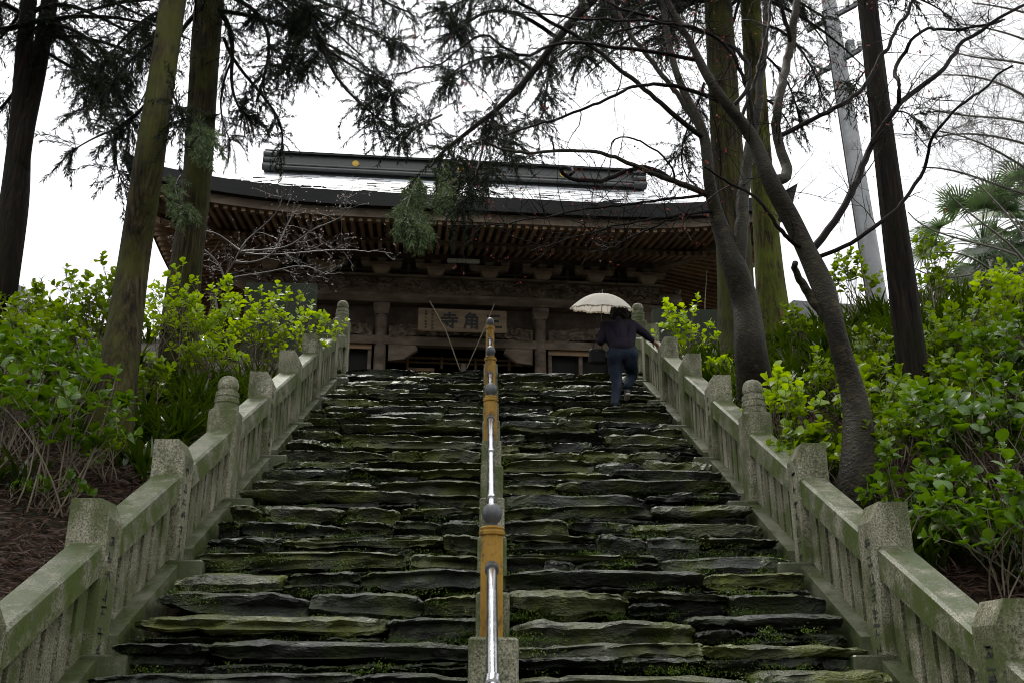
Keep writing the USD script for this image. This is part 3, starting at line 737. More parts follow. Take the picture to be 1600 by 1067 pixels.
for sg in (-1, 1):                       # carved beam ends
    obj("beam_nose", tube([(sg * 5.2, -.02, 4.5), (sg * 5.55, -.05, 4.48), (sg * 5.78, -.08, 4.56), (sg * 5.80, -.08, 4.70), (sg * 5.66, -.08, 4.72)], [.17, .17, .13, .10, .06], 10), WOOD, hall, smooth=True)
# bracket zone
obj("bracket_back_panel", box(-5.2, 5.2, .06, .14, 4.80, 5.6), WOOD_DARK, hall)
for x in np.arange(-4.9, 4.95, 1.4):
    br = obj("bracket", join([hexa([(x - .13, -.30, 4.802), (x + .13, -.30, 4.802), (x + .13, -.02, 4.802), (x - .13, -.02, 4.802), (x - .23, -.40, 4.93), (x + .23, -.40, 4.93), (x + .23, .04, 4.93), (x - .23, .04, 4.93)]), box(x - .23, x + .23, -.40, .04, 4.932, 5.03)]), BRACKET, hall)
    arm = np.array([(x - .52, -.24, 5.12), (x - .48, -.24, 5.06), (x - .3, -.24, 5.035), (x + .3, -.24, 5.035), (x + .48, -.24, 5.06), (x + .52, -.24, 5.12), (x + .52, -.24, 5.18), (x - .52, -.24, 5.18)])
    v = np.vstack([arm, arm + [0, .16, 0]]); nn = 8
    f = [[0, q, q + 1] for q in range(1, nn - 1)] + [[nn, nn + q + 1, nn + q] for q in range(1, nn - 1)]
    for q in range(nn):
        f += [[q, q + nn, (q + 1) % nn + nn], [q, (q + 1) % nn + nn, (q + 1) % nn]]
    obj("bracket_arm", (v, np.array(f)), BRACKET, br)
    for dx in (-.42, 0, .42):
        obj("bearing_block", hexa([(x + dx - .08, -.27, 5.182), (x + dx + .08, -.27, 5.182), (x + dx + .08, -.05, 5.182), (x + dx - .08, -.05, 5.182), (x + dx - .13, -.32, 5.25), (x + dx + .13, -.32, 5.25), (x + dx + .13, -.02, 5.25), (x + dx - .13, -.02, 5.25)]), WOOD, br)
for x in np.arange(-4.2, 4.3, 1.4):
    obj("strut", box(x - .035, x + .035, -.03, .058, 4.802, 5.25), WOOD, hall)
obj("rail_moulding", box(-5.2, 5.2, -.05, .056, 5.0, 5.05), WOOD, hall)
obj("eave_purlin", box(-5.5, 5.5, -.34, -.06, 5.252, 5.44), WOOD_DARK, hall)
# long tie beams between pillars, wall panels, doors and windows
obj("lintel", box(-4.8, 4.8, -.11, .11, 2.98, 3.20), WOOD, hall)
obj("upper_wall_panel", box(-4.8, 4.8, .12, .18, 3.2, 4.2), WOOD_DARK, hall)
for a, b in ((-4.75, -2.26), (-1.84, 1.84), (2.26, 4.75)):
    nx, nz = int((b - a) * 40), 16                      # carved transom
    X, Z = np.meshgrid(np.linspace(a, b, nx), np.linspace(3.215, 3.52, nz))
    c = (a + b) / 2
    rel = .10 * (np.sin(meshkit.fbm(np.stack([X * 3, Z * 5, X * 0], -1), 3, 33) * 22 + X * 3) * .5 + .5)
    zz = Z + .10 * np.cos((X - c) / (b - a) * np.pi) - .05
    v = np.stack([X, -.06 - rel, zz], -1).reshape(-1, 3)
    i, j = np.meshgrid(np.arange(nx - 1), np.arange(nz - 1)); q = (j * nx + i).ravel()
    obj("carved_transom", (v, np.vstack([np.stack([q, q + 1, q + nx + 1], 1), np.stack([q, q + nx + 1, q + nx], 1)])), WOOD, hall, smooth=True)
for sg in (-1, 1):
    a, b = (-4.75, -2.26) if sg < 0 else (2.26, 4.75)
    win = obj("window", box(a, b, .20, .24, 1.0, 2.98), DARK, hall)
    for x in np.linspace(a + .05, b - .05, 4):
        obj("mullion", box(x - .045, x + .045, .02, .198, 1.0, 2.98), WOOD, win)
    obj("window_sill", box(a, b, -.02, .198, .9, .998), WOOD, win)
    obj("window_head", box(a, b, -.02, .018, 2.86, 2.978), WOOD_WARM, win)
    obj("wall_plank", box(a, b, .05, .12, .1, .9), WOOD_DARK, hall)
# central bay: carved corbels, hanging rail with short posts, lattice fence inside
for sg in (-1, 1):
    q = [(sg * 1.84, 2.98), (sg * 1.15, 2.98), (sg * 1.1, 2.86), (sg * 1.3, 2.72), (sg * 1.45, 2.6), (sg * 1.84, 2.55)]
    v = np.array([(x, -.09, z) for x, z in q] + [(x, .09, z) for x, z in q])
    f = [[0, k, k + 1] for k in range(1, 5)] + [[6, 7 + k, 6 + k] for k in range(1, 5)]
    for k in range(6):
        f += [[k, k + 6, (k + 1) % 6 + 6], [k, (k + 1) % 6 + 6, (k + 1) % 6]]
    obj("carved_corbel", bent(trimesh.remesh.subdivide_to_size(v, np.array(f), .08) if False else (v, np.array(f)), .0, 5), WOOD, hall)
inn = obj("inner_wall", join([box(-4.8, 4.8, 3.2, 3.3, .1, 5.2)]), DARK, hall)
obj("inner_side_wall", join([box(-4.85, -4.75, .3, 8, .1, 5.2), box(4.75, 4.85, .3, 8, .1, 5.2), box(-4.8, 4.8, 7.9, 8, .1, 5.2), box(-4.8, 4.8, .2, 8, 5.2, 5.25)]), WOOD_DARK, hall)
obj("transom_rail", join([box(-1.7, 1.7, 1.0, 1.06, 2.98, 3.03), box(-1.7, 1.7, 1.0, 1.06, 2.86, 2.90)]), WOOD_WARM, hall)
for x in (-1.35, -.45, .45, 1.35):
    obj("transom_post", box(x - .035, x + .035, .98, 1.058, 2.72, 3.04), WOOD_WARM, hall)
lat = obj("lattice_fence", join([box(-1.75, -.2, .62, .66, 2.40, 2.46), box(.2, 1.75, .62, .66, 2.40, 2.46), box(-1.35, -.65, .6, .64, 2.52, 2.60)]), WOOD_WARM, hall)
for x in np.arange(-1.7, 1.75, .125):
    hi = 2.40 if abs(abs(x) - 1.0) > .36 else 2.53
    obj("lattice_slat", box(x - .035, x + .035, .625, .655, 1.2, hi), WOOD_WARM, lat)
obj("centre_post", bbox(.02, .16, .25, .39, .1, 2.66, .02), WOOD_PALE, hall)
# name board
plq = obj("name_board", bbox(-1.12, 1.12, -.62, -.56, 3.18, 3.80, .028), BOARD, hall, smooth=25)
def strokes(lst, cx, cz, s, w):
    parts = []
    for st in lst:
        for a, b in zip(st[:-1], st[1:]):
            pa, pb = np.array([cx + a[0] * s, -.622, cz + a[1] * s]), np.array([cx + b[0] * s, -.622, cz + b[1] * s])
            d = unit(pb - pa); sd_ = np.cross([0, -1.0, 0], d) * w / 2
            e = d * w * .3
            q = [pa - e - sd_, pb + e - sd_, pb + e + sd_, pa - e + sd_]
            parts.append(hexa([x + [0, .004, 0] for x in q] + [x - [0, .003 + .0004 * len(parts), 0] for x in q]))
    return join(parts)
TERA = [[(-.34, .33), (.36, .36)], [(0, .5), (0, .13)], [(-.5, .13), (.5, .16)], [(-.46, -.1), (.48, -.07)], [(.2, .1), (.2, -.46), (.05, -.38)], [(-.2, -.2), (-.08, -.32)]]
KAKU = [[(-.08, .52), (-.36, .22)], [(-.08, .42), (.24, .42), (.14, .26)], [(-.3, .24), (-.3, -.1), (-.42, -.48)], [(-.3, .24), (.36, .24), (.36, -.48), (.22, -.40)], [(-.28, .02), (.34, .02)], [(-.28, -.2), (.34, -.2)], [(.03, .24), (.03, -.46)]]
SAN = [[(-.36, .36), (.38, .40)], [(-.28, .02), (.3, .05)], [(-.48, -.38), (.5, -.34)]]
for g, x in ((TERA, -.33), (KAKU, .22), (SAN, .78)):
    obj("brushed_character", strokes(g, x, 3.48, .40, .062), INK, plq)
rg = np.random.default_rng(4)
for xcol in (-.92, -.76):
    for q in range(6):
        obj("small_character", strokes([list(s) for s in strokes_glyph(rg, .75, .8)], xcol, 3.70 - q * .088, .085, .012), INK, plq)
obj("lamp_fixture", join([bbox(-.42, .42, -.62, -.50, 5.10, 5.19, .015)]), LAMP, hall)
# ropes from the beam to the centre post, and the chain at the right eave
obj("bell_rope", tube([(-.84, -.70, 3.95), (-.42, -.66, 3.2), (.00, .20, 2.45)], .016, 6), ROPE, hall, smooth=True)
obj("bell_rope", tube([(.80, -.70, 3.95), (.52, -.66, 3.2), (.17, .20, 2.5)], .016, 6), ROPE, hall, smooth=True)
obj("eave_cord", tube([(6.3, -1.0, 5.0), (6.15, -1.1, 4.0), (6.0, -1.2, 2.2), (5.9, -1.2, 0.1)], .013, 5), ROPE, hall, smooth=True)

# ================================================================== stone panels and walls at the stair top
def slab_thing(name, label, cat, a, b, z0, z1, t, m, edge=None):
    a, b = np.array(a, float), np.array(b, float)
    d = unit(b - a); nrm = np.array([-d[1], d[0]])
    q = [(*a, z0), (*b, z0), (*(b + nrm * t), z0), (*(a + nrm * t), z0)]
    th = thing(name, label, cat)
    obj("slab", hexa(q + [(x, y, z1) for x, y, _ in q]), m, th)
    return th, q
pa, pb = at(385, 446, 18.3), at(494, 443, 18.3)
slab_thing("stone_slab_wall", "tall dark green stone panel behind the bright hydrangea, left of the stair top", "wall", pa[:2], pb[:2], ZT - .3, pb[2], .22, PANEL)
pa, pb = at(1020, 484, 18.6), at(1240, 485, 18.6)
t_, q_ = slab_thing("stone_wall", "low green stone wall behind the hydrangea sapling, right of the stair top", "wall", pa[:2], pb[:2], ZT - .3, pb[2], .22, PANEL)
pa, pb = at(1241, 484, 18.9), at(1420, 482, 19.3)
slab_thing("stone_wall", "low grey wall on the bank crest between the mossy cedar and the pole", "wall", pa[:2], pb[:2], ZT - .3, pb[2], .22, CONCRETE)
pc = at(51, 452, 17.2)
st = thing("stone_stele", "narrow grey inscribed stone slab standing at far left beyond the hydrangeas", "stele")
w = .19
q = hexa([(pc[0] - w, 17.0, ZT - .2), (pc[0] + w, 17.0, ZT - .2), (pc[0] + w + .12, 17.5, ZT - .2), (pc[0] - w + .12, 17.5, ZT - .2), (pc[0] - w, 17.0, pc[2] + .02), (pc[0] + w, 17.0, pc[2] - .30), (pc[0] + w + .12, 17.5, pc[2] - .30), (pc[0] - w + .12, 17.5, pc[2] + .02)])
obj("slab", q, CONCRETE, st)
g = []
for k in range(6):
    g.append(stroke_mesh(strokes_glyph(rg, .16, .14), np.array([pc[0] + .02, 16.998, pc[2] - .32 - .17 * k]), np.array([1.0, 0, 0]), np.array([0, 0, 1.0]), np.array([0, -1.0, 0]), .018, .002))
obj("carved_inscription", join(g), CARVED, st, kind="stuff")

# ================================================================== vegetation helpers
def trunk_mesh(poly, rad, sides=22, ridge=.05, seed=0, n=60, flare=0.0, ridge_scale=3.0):
    P = spline(np.c_[poly, rad], n)
    pts, r = P[:, :3], np.maximum(P[:, 3], .004)
    if flare:
        z = pts[:, 2] - pts[0, 2]
        r = r * (1 + flare * np.exp(-z / .45))
    v, f = tube(pts, r, sides)
    ax = np.repeat(pts, sides, 0)
    d = v[:len(ax)] - ax
    a = np.arctan2(d[:, 1], d[:, 0])
    q = np.stack([np.cos(a) * ridge_scale, np.sin(a) * ridge_scale, ax[:, 2] * .35 + seed * 7], -1)
    k = 1 + (meshkit.fbm(q, 4, seed) - .5) * ridge * 4
    v[:len(ax)] = ax + d * k[:, None]
    return v, f
def limb_px(pp, Y, dy=0.0, seed=0):
    """a limb read as (x, y, width) in the photograph, bending dy metres away from the plane Y towards its tip"""
    pp = np.asarray(pp, float)
    t = np.linspace(0, 1, len(pp))
    rg = np.random.default_rng(seed)
    pts = np.array([at(a, b, Y + dy * u + (rg.uniform(-.15, .15) if 0 < u < 1 else 0)) for (a, b, _), u in zip(pp, t)])
    rad = np.array([wpx(p, w) / 2 for p, (_, _, w) in zip(pts, pp)])
    return pts, rad
def twig_tree(polys, rg, per_m=3.0, L=(.4, 1.1), levels=3, r=.006, up=.25, spread=1.0, taper=.6, out=None, tips=None, sides=4, zig=.12):
    """twigs growing from polylines; returns tube meshes and tip points"""
    out = [] if out is None else out
    tips = [] if tips is None else tips
    for pts in polys:
        seg = np.linalg.norm(np.diff(pts, axis=0), axis=1); total = seg.sum()
        n = rg.poisson(per_m * total)
        S = np.r_[0, np.cumsum(seg)]
        for u in rg.uniform(.12, 1.0, n):
            s = u * total
            k = min(np.searchsorted(S, s, "right") - 1, len(seg) - 1)
            p0 = pts[k] + (pts[k + 1] - pts[k]) * ((s - S[k]) / max(seg[k], 1e-6))
            t = unit(pts[k + 1] - pts[k])
            d = unit(t * rg.uniform(.3, 1.0) + rg.normal(size=3) * spread * .75 + [0, 0, up])
            l = rg.uniform(*L)
            m = max(3, int(l / .12) + 2)
            q = [p0]
            dd = d
            for _ in range(m):
                dd = unit(dd + rg.normal(size=3) * zig + [0, 0, up * .05])
                q.append(q[-1] + dd * l / m)
            q = np.array(q)
            out.append(tube(q, np.linspace(r, r * .45, len(q)), sides, False))
            tips.append(q[-1])
            if levels > 1:
                twig_tree([q], rg, per_m * 1.5, (L[0] * taper, L[1] * taper), levels - 1, r * .62, up, spread, taper, out, tips, 3, zig)
    return out, tips
def cedar_spray(branches, rg, per_m=30, L=(.25, .7), blen=(.04, .095), bw=.0105, dens=165, droop=.42, side=1.0, factor=None):
    """drooping cedar sprays: branchlets off the branch polylines carrying many short needle strands"""
    B, D, tw = [], [], []
    for bi, pts in enumerate(branches):
        seg = np.linalg.norm(np.diff(pts, axis=0), axis=1); S = np.r_[0, np.cumsum(seg)]; total = S[-1]
        cen = np.r_[rg.uniform(.1, 1, max(3, int(total * 3.2))), .97]
        for u in rg.uniform(.05, 1, max(1, rg.poisson(per_m * total * (factor[bi] if factor else 1)))):
            u = cen[int(rg.integers(len(cen)))] + rg.normal() * .035
            s = min(max(u, .02), 1) * total; k = min(np.searchsorted(S, s, "right") - 1, len(seg) - 1)
            p0 = pts[k] + (pts[k + 1] - pts[k]) * ((s - S[k]) / max(seg[k], 1e-6))
            t = unit(pts[k + 1] - pts[k])
            d = unit(t * .7 + rg.normal(size=3) * side)
            l = rg.uniform(*L); m = 7
            q = [p0]
            for j in range(m):
                d = unit(d + np.array([0, 0, -droop * .28]) + rg.normal(size=3) * .10)
                q.append(q[-1] + d * l / m)
            q = np.array(q); tw.append(q)
            nb = int(dens * l)
            w = rg.uniform(.12, 1, nb); kk = np.minimum((w * m).astype(int), m - 1)
            base = q[kk] + (q[kk + 1] - q[kk]) * (w * m - kk)[:, None]
            tt = unit(q[kk + 1] - q[kk])
            dirs = unit(tt * .9 + unit(rg.normal(size=(nb, 3))) * .75 + [0, 0, -.18])
            B.append(base); D.append(dirs)
    B, D = np.vstack(B), np.vstack(D)
    return blades(B, D, rg.uniform(*blen, len(B)), bw * rg.uniform(.7, 1.3, len(B)), rg), join([tube(q, np.linspace(.006, .002, len(q)), 3, False) for q in tw])
def upper_crown(p0, z0, z1, R, rg, n=34000):
    """the crown above: whorls of sloping limbs carrying foliage strokes"""
    limbs, B, D = [], [], []
    for _ in range(46):
        u = rg.random(); z = z0 + (z1 - z0) * u
        r = R * (1 - u) ** .7 * rg.uniform(.6, 1.1) + .4
        a = rg.uniform(0, 2 * np.pi)
        q = np.array([p0 + [0, 0, z - p0[2]], p0 + [r * .5 * math.cos(a), r * .5 * math.sin(a), z - p0[2] - .1], p0 + [r * math.cos(a), r * math.sin(a), z - p0[2] - .5 * r * .5]])
        q = spline(q, 6); limbs.append(tube(q, np.linspace(.05, .012, 6), 5))
        k = n // 46
        w = rg.uniform(.2, 1, k); s = np.minimum((w * 5).astype(int), 4)
        B.append(q[s] + (q[s + 1] - q[s]) * (w * 5 - s)[:, None] + rg.normal(size=(k, 3)) * [.34, .34, .26])
        D.append(unit(rg.normal(size=(k, 3)) + [math.cos(a), math.sin(a), -.9]))
    B, D = np.vstack(B), np.vstack(D)
    return blades(B, D, rg.uniform(.10, .22, len(B)), rg.uniform(.011, .02, len(B)), rg), join(limbs)

# ================================================================== cedars
def cedar(label, poly, Y, bark, sprays, seed, top=19.0, crown=None, forks=(), group="tall cedars on the banks", lit=(), flare=.35, dens=165, name="cedar_tree"):
    rg = np.random.default_rng(seed)
    pts, rad = limb_px(poly, Y, 0, seed)
    g = float(ground(pts[0][0], pts[0][1]))
    pts[0][2] = min(pts[0][2], g) - .15
    d = unit(pts[-1] - pts[-2]); d = unit(d + [0, 0, .6])
    k = (top - pts[-1][2]) / d[2]
    ext = [pts[-1] + d * k * u for u in (.33, .66, 1.0)]
    P = np.vstack([pts, ext]); R = np.r_[rad, rad[-1] * .8, rad[-1] * .5, .03]
    base = np.array([pts[0][0], pts[0][1], g])
    th = thing(name, label, "tree", loc=base)
    obj("trunk", trunk_mesh(P, R, 26, .055, seed, 90, flare), bark, th, smooth=True, off=base)
    for fp in forks:
        a, b = limb_px(fp, Y, .3, seed)
        e = unit(a[-1] - a[-2] + [0, 0, .02])
        a = np.vstack([a, a[-1] + e * 2, a[-1] + e * 5]); b = np.r_[b, b[-1] * .8, b[-1] * .3]
        obj("trunk", trunk_mesh(a, b, 20, .05, seed + 1, 50), bark, th, smooth=True, off=base)
    bs, dn = [], []
    for sp, dy in sprays:
        a, b = limb_px(sp, Y, dy, seed + len(bs))
        bs.append(spline(a, 12)); dn.append(.55 if dy < -3.1 else 1.0)
        obj("branch", tube(spline(a, 14), np.interp(np.linspace(0, 1, 14), np.linspace(0, 1, len(b)), b), 7), TWIG, th, smooth=True, off=base)
    if bs:
        fol, tw = cedar_spray(bs, rg, dens=dens, factor=dn)
        obj("foliage", fol, NEEDLE, th, kind="stuff", off=base)
        obj("branchlets", tw, TWIG, th, kind="stuff", off=base)
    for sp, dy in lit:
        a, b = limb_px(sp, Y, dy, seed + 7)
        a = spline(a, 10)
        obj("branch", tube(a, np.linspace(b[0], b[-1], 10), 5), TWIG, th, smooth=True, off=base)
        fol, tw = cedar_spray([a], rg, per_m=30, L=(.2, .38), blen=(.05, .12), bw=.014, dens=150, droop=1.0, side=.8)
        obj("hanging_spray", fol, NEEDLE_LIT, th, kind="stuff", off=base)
    if crown:
        z0, R_ = crown
        c = np.array([P[-1][0], P[-1][1], base[2]])
        fol, lb = upper_crown(c, z0, top, R_, rg)
        obj("crown", fol, NEEDLE, th, kind="stuff", off=base)
        obj("crown_limbs", lb, TWIG, th, kind="stuff", off=base)
    return th
W = lambda pts, w0, w1: [(x, y, w0 + (w1 - w0) * i / max(1, len(pts) - 1)) for i, (x, y) in enumerate(pts)]
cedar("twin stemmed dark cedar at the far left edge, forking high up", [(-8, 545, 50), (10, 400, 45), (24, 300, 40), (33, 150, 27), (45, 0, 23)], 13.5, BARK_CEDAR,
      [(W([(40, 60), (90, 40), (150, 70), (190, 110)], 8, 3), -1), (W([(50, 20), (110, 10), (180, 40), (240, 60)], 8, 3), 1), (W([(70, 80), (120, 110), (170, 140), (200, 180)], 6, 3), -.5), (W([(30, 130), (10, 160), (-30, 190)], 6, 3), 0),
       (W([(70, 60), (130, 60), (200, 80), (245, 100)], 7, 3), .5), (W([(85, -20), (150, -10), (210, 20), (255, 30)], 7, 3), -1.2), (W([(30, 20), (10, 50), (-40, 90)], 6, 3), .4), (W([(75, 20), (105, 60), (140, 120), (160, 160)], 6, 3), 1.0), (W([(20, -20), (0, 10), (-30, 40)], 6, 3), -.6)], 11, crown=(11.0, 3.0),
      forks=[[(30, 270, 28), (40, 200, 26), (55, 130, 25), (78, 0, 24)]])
cedar("straight olive barked cedar on the left bank beside the dark hydrangeas", [(165, 722, 60), (190, 540, 55), (210, 400, 46), (225, 300, 45), (248, 150, 41), (270, 0, 38)], float(hit(166, 715)[1]), BARK_OLIVE,
      [(W([(240, 150), (200, 190), (150, 215), (115, 235)], 6, 2), .8), (W([(245, 60), (200, 100), (160, 150), (135, 175)], 6, 2), -.6), (W([(262, 20), (215, 40), (170, 90), (150, 130)], 6, 2), .9), (W([(250, 110), (275, 160), (285, 190)], 5, 2), -.5),
       (W([(230, 170), (190, 200), (183, 260), (190, 285)], 3, 2), .2)], 12, crown=(11.6, 2.6), lit=[(W([(300, 195), (312, 205), (318, 225)], 3, 2), -.6)])
cedar("dark mossy cedar rising behind the bright hydrangea", [(284, 590, 58), (293, 400, 50), (306, 300, 45), (316, 150, 43), (327, 0, 42)], 15.2, BARK_OLIVE,
      [(W([(345, 20), (362, 60), (362, 110), (392, 190)], 9, 3), -.6), (W([(345, -10), (400, 20), (420, 80), (400, 160)], 8, 3), -1), (W([(350, 60), (385, 120), (425, 170), (440, 235)], 6, 3), .6), (W([(345, -40), (430, 0), (470, 50), (450, 90)], 8, 3), 1.2),
       (W([(340, -110), (430, -80), (475, 0), (512, 95), (545, 145), (590, 185)], 13, 3), -2.5), (W([(480, 10), (530, 30), (585, 50), (625, 75)], 5, 2), -2.2), (W([(500, 70), (545, 100), (590, 130), (612, 150)], 5, 2), -2.2), (W([(475, 0), (455, 60), (440, 120)], 5, 2), -2.0), (W([(350, -60), (470, -60), (560, -20), (640, 20)], 9, 3), -2), 
       (W([(505, 75), (480, 95), (450, 115)], 3, 2), -2.2), (W([(360, 100), (345, 160), (360, 220)], 4, 2), .2)], 13, crown=(12.8, 3.0), lit=[(W([(282, 275), (275, 300), (290, 330)], 3, 2), -1.6)])
cedar("big dark cedar directly behind the forked maple, right of the stair top", [(1152, 572, 58), (1147, 400, 52), (1134, 200, 47), (1122, 0, 42)], 15.6, BARK_OLIVE,
      [(W([(1115, -120), (1000, -60), (880, 50), (800, 150), (720, 215), (672, 262)], 24, 4), -3.5), (W([(760, 185), (750, 250), (720, 330)], 5, 2), -3.4), (W([(830, 110), (790, 90), (730, 100), (700, 130)], 6, 2), -3.0), (W([(870, 60), (800, 20), (740, 30), (705, 55)], 7, 3), -3.0),
       (W([(900, 30), (860, 100), (850, 170), (830, 190)], 6, 2), -3.4), (W([(960, -30), (930, 40), (910, 90)], 7, 2), -3), (W([(1010, -60), (980, 10), (960, 50)], 6, 3), -2.5), (W([(1100, 130), (1075, 200), (1065, 250), (1080, 285)], 4, 2), -.6), (W([(690, 180), (650, 200), (620, 215)], 4, 2), -3.3),
       (W([(700, 235), (740, 270), (770, 260)], 4, 2), -3.3), (W([(1110, -100), (1060, 0), (1040, 70)], 8, 3), -2), (W([(1115, -60), (900, -30), (760, -10), (690, 20)], 9, 3), -2.5), (W([(760, 180), (790, 210), (800, 250)], 4, 2), -3.4)], 14, top=21, crown=(13.2, 3.6),
      lit=[(W([(655, 275), (642, 305), (632, 345)], 4, 2), -3.5), (W([(640, 310), (655, 335), (652, 365)], 3, 2), -3.4), (W([(690, 255), (700, 290), (690, 310)], 3, 2), -3.5)])
cedar("bright moss covered cedar trunk just right of the big dark cedar", [(1209, 500, 52), (1198, 370, 40), (1186, 220, 34), (1172, 0, 30)], 16.6, BARK_MOSS,
      [(W([(1190, 40), (1235, 60), (1270, 110), (1285, 150)], 5, 2), .5), (W([(1185, 80), (1225, 120), (1245, 170), (1250, 195)], 4, 2), .3), (W([(1180, -20), (1240, 0), (1290, 30)], 6, 3), .8), (W([(1185, 150), (1215, 170), (1235, 200)], 4, 2), .3)], 15, crown=(14.5, 2.4))
cedar("slim straight dark cedar on the right bank left of the palm", [(1441, 692, 54), (1424, 560, 44), (1410, 450, 42), (1391, 300, 36), (1370, 130, 32), (1355, 0, 30)], float(hit(1441, 680)[1]), BARK_CEDAR,
      [(W([(1362, 20), (1400, -10), (1450, 5), (1475, 20)], 5, 2), .3), (W([(1370, 90), (1345, 120), (1335, 140)], 3, 2), -.3), (W([(1385, 180), (1410, 175), (1430, 190)], 3, 2), -.2)], 16, crown=(13, 2.6), dens=130)

# the wood that closes in on the lower path, behind and beside where one stands to look up
rg = np.random.default_rng(77)
B, D, TR = [], [], []
for k in range(30):
    while True:
        x, y = rg.uniform(-24, 24), rg.uniform(-24, 4)
        if abs(x) > 3.2 and math.hypot(x, y) > 5.0 and (y < -3 or abs(x) > 8):
            break
    top, R = rg.uniform(12, 19), rg.uniform(1.8, 2.8)
    g = float(ground(x, y))
    TR.append(tube([(x, y, g - .2), (x, y, g + top)], [.25, .04], 8))
    n = 2600
    u = rg.random(n) ** 1.3
    a = rg.uniform(0, 2 * np.pi, n); r = R * (1 - u) ** .6 * np.sqrt(rg.random(n))
    B.append(np.stack([x + r * np.cos(a), y + r * np.sin(a), g + 1.5 + (top - 1.5) * u], -1))
    D.append(unit(np.stack([np.cos(a), np.sin(a), -.8 + a * 0], -1) + rg.normal(size=(n, 3)) * .6))
B, D = np.vstack(B), np.vstack(D)
wood = thing("cedar_wood", "dark cedar wood closing in around the lower path", "wood", kind="stuff")
obj("foliage", blades(B, D, rg.uniform(.4, .8, len(B)), rg.uniform(.10, .18, len(B)), rg), NEEDLE, wood, kind="stuff")
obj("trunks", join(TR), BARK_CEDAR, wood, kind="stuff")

# ================================================================== maples
def maple(label, trunk, Y, limbs, seed, buds, budn, seedtw=3.0, name="maple_tree", flare=.6):
    rg = np.random.default_rng(seed)
    pts, rad = limb_px(trunk, Y, -.3, seed)
    g = float(ground(pts[0][0], pts[0][1])); pts[0][2] = min(pts[0][2], g) - .12
    base = np.array([pts[0][0], pts[0][1], g])
    th = thing(name, label, "tree", loc=base)
    obj("trunk", trunk_mesh(pts, rad, 22, .045, seed, 80, flare, 2.0), BARK_MAPLE, th, smooth=True, off=base)
    polys = [spline(pts[len(pts) // 2:], 16)]
    wood_pts = spline(pts, 200)
    for pp, dy, dens in limbs:
        a, b = limb_px(pp, Y, dy, seed + len(polys))
        # start inside the nearest wood already grown
        q0 = at(pp[0][0], pp[0][1], Y) - EYE
        q0 = q0 / np.linalg.norm(q0)
        w_ = wood_pts - EYE
        off_ = np.linalg.norm(w_ - np.outer(w_ @ q0, q0), axis=1)
        a = a + (wood_pts[np.argmin(off_)] - a[0]) * np.linspace(1, 0, len(a))[:, None] ** 2
        v = spline(np.c_[a, b], 40)
        w = v[:, :3] + (np.stack([meshkit.fbm(v[:, :3] * 5.5 + 9 * q, 3, seed + q) for q in range(3)], -1) - .5) * .08 * np.clip(np.arange(40) / 9, 0, 1)[:, None]
        obj("branch", tube(w, np.maximum(v[:, 3] * .82, .006), 8), BARK_MAPLE if b[0] > .05 else TWIG, th, smooth=True, off=base)
        wood_pts = np.vstack([wood_pts, spline(w, 80)])
        for _ in range(dens):
            polys.append(w)
    tw, tips = twig_tree(polys, rg, seedtw, (.3, .85), 3, .0065, .2, 1.0)
    obj("twigs", join(tw), TWIG, th, kind="stuff", off=base)
    tips = np.array(tips); sel = tips[rg.random(len(tips)) < budn]
    n = len(sel)
    k = 2
    bb = np.repeat(sel, k, 0) + rg.normal(size=(n * k, 3)) * .012
    obj("buds", blades(bb, unit(rg.normal(size=(n * k, 3)) + [0, 0, -.6]), rg.uniform(.02, .045, n * k), rg.uniform(.016, .03, n * k), rg), buds, th, kind="stuff", off=base)
    return th
maple("forked maple on the right bank rising just behind the round topped post", [(1188, 668, 66), (1180, 610, 50), (1172, 540, 46), (1163, 470, 40), (1150, 425, 38), (1122, 344, 24), (1108, 280, 18), (1100, 214, 16), (1070, 146, 12), (1039, 28, 9), (1025, -60, 7)], float(hit(1187, 655)[1]), [
    (W([(1152, 430), (1160, 340), (1168, 250), (1185, 160), (1195, 60), (1200, -40)], 30, 8), .5, 1),
    (W([(1100, 218), (1036, 121), (969, 28), (940, -40)], 11, 6), .6, 1),
    (W([(1100, 216), (997, 132), (898, 56), (816, 8), (780, -20)], 10, 5), -.8, 1),
    (W([(1108, 312), (1047, 285), (998, 265), (945, 242), (819, 238), (754, 220)], 12, 4), -1.2, 1),
    (W([(1047, 287), (945, 285), (901, 283), (881, 270), (890, 263), (893, 275)], 9, 7), -1.2, 0),
    (W([(1116, 330), (1050, 338), (980, 350), (900, 372), (830, 392)], 6, 2), -1.5, 3),
    (W([(1106, 305), (1000, 318), (900, 330), (800, 348), (705, 352)], 6, 2), -1.9, 2),
    (W([(1110, 340), (1040, 352), (960, 385), (940, 392)], 5, 2), -.8, 3),
    (W([(1052, 284), (1035, 245), (970, 216), (955, 232), (950, 280)], 4, 2), -1.4, 1)], 31, BUDS, .32, 2.6)
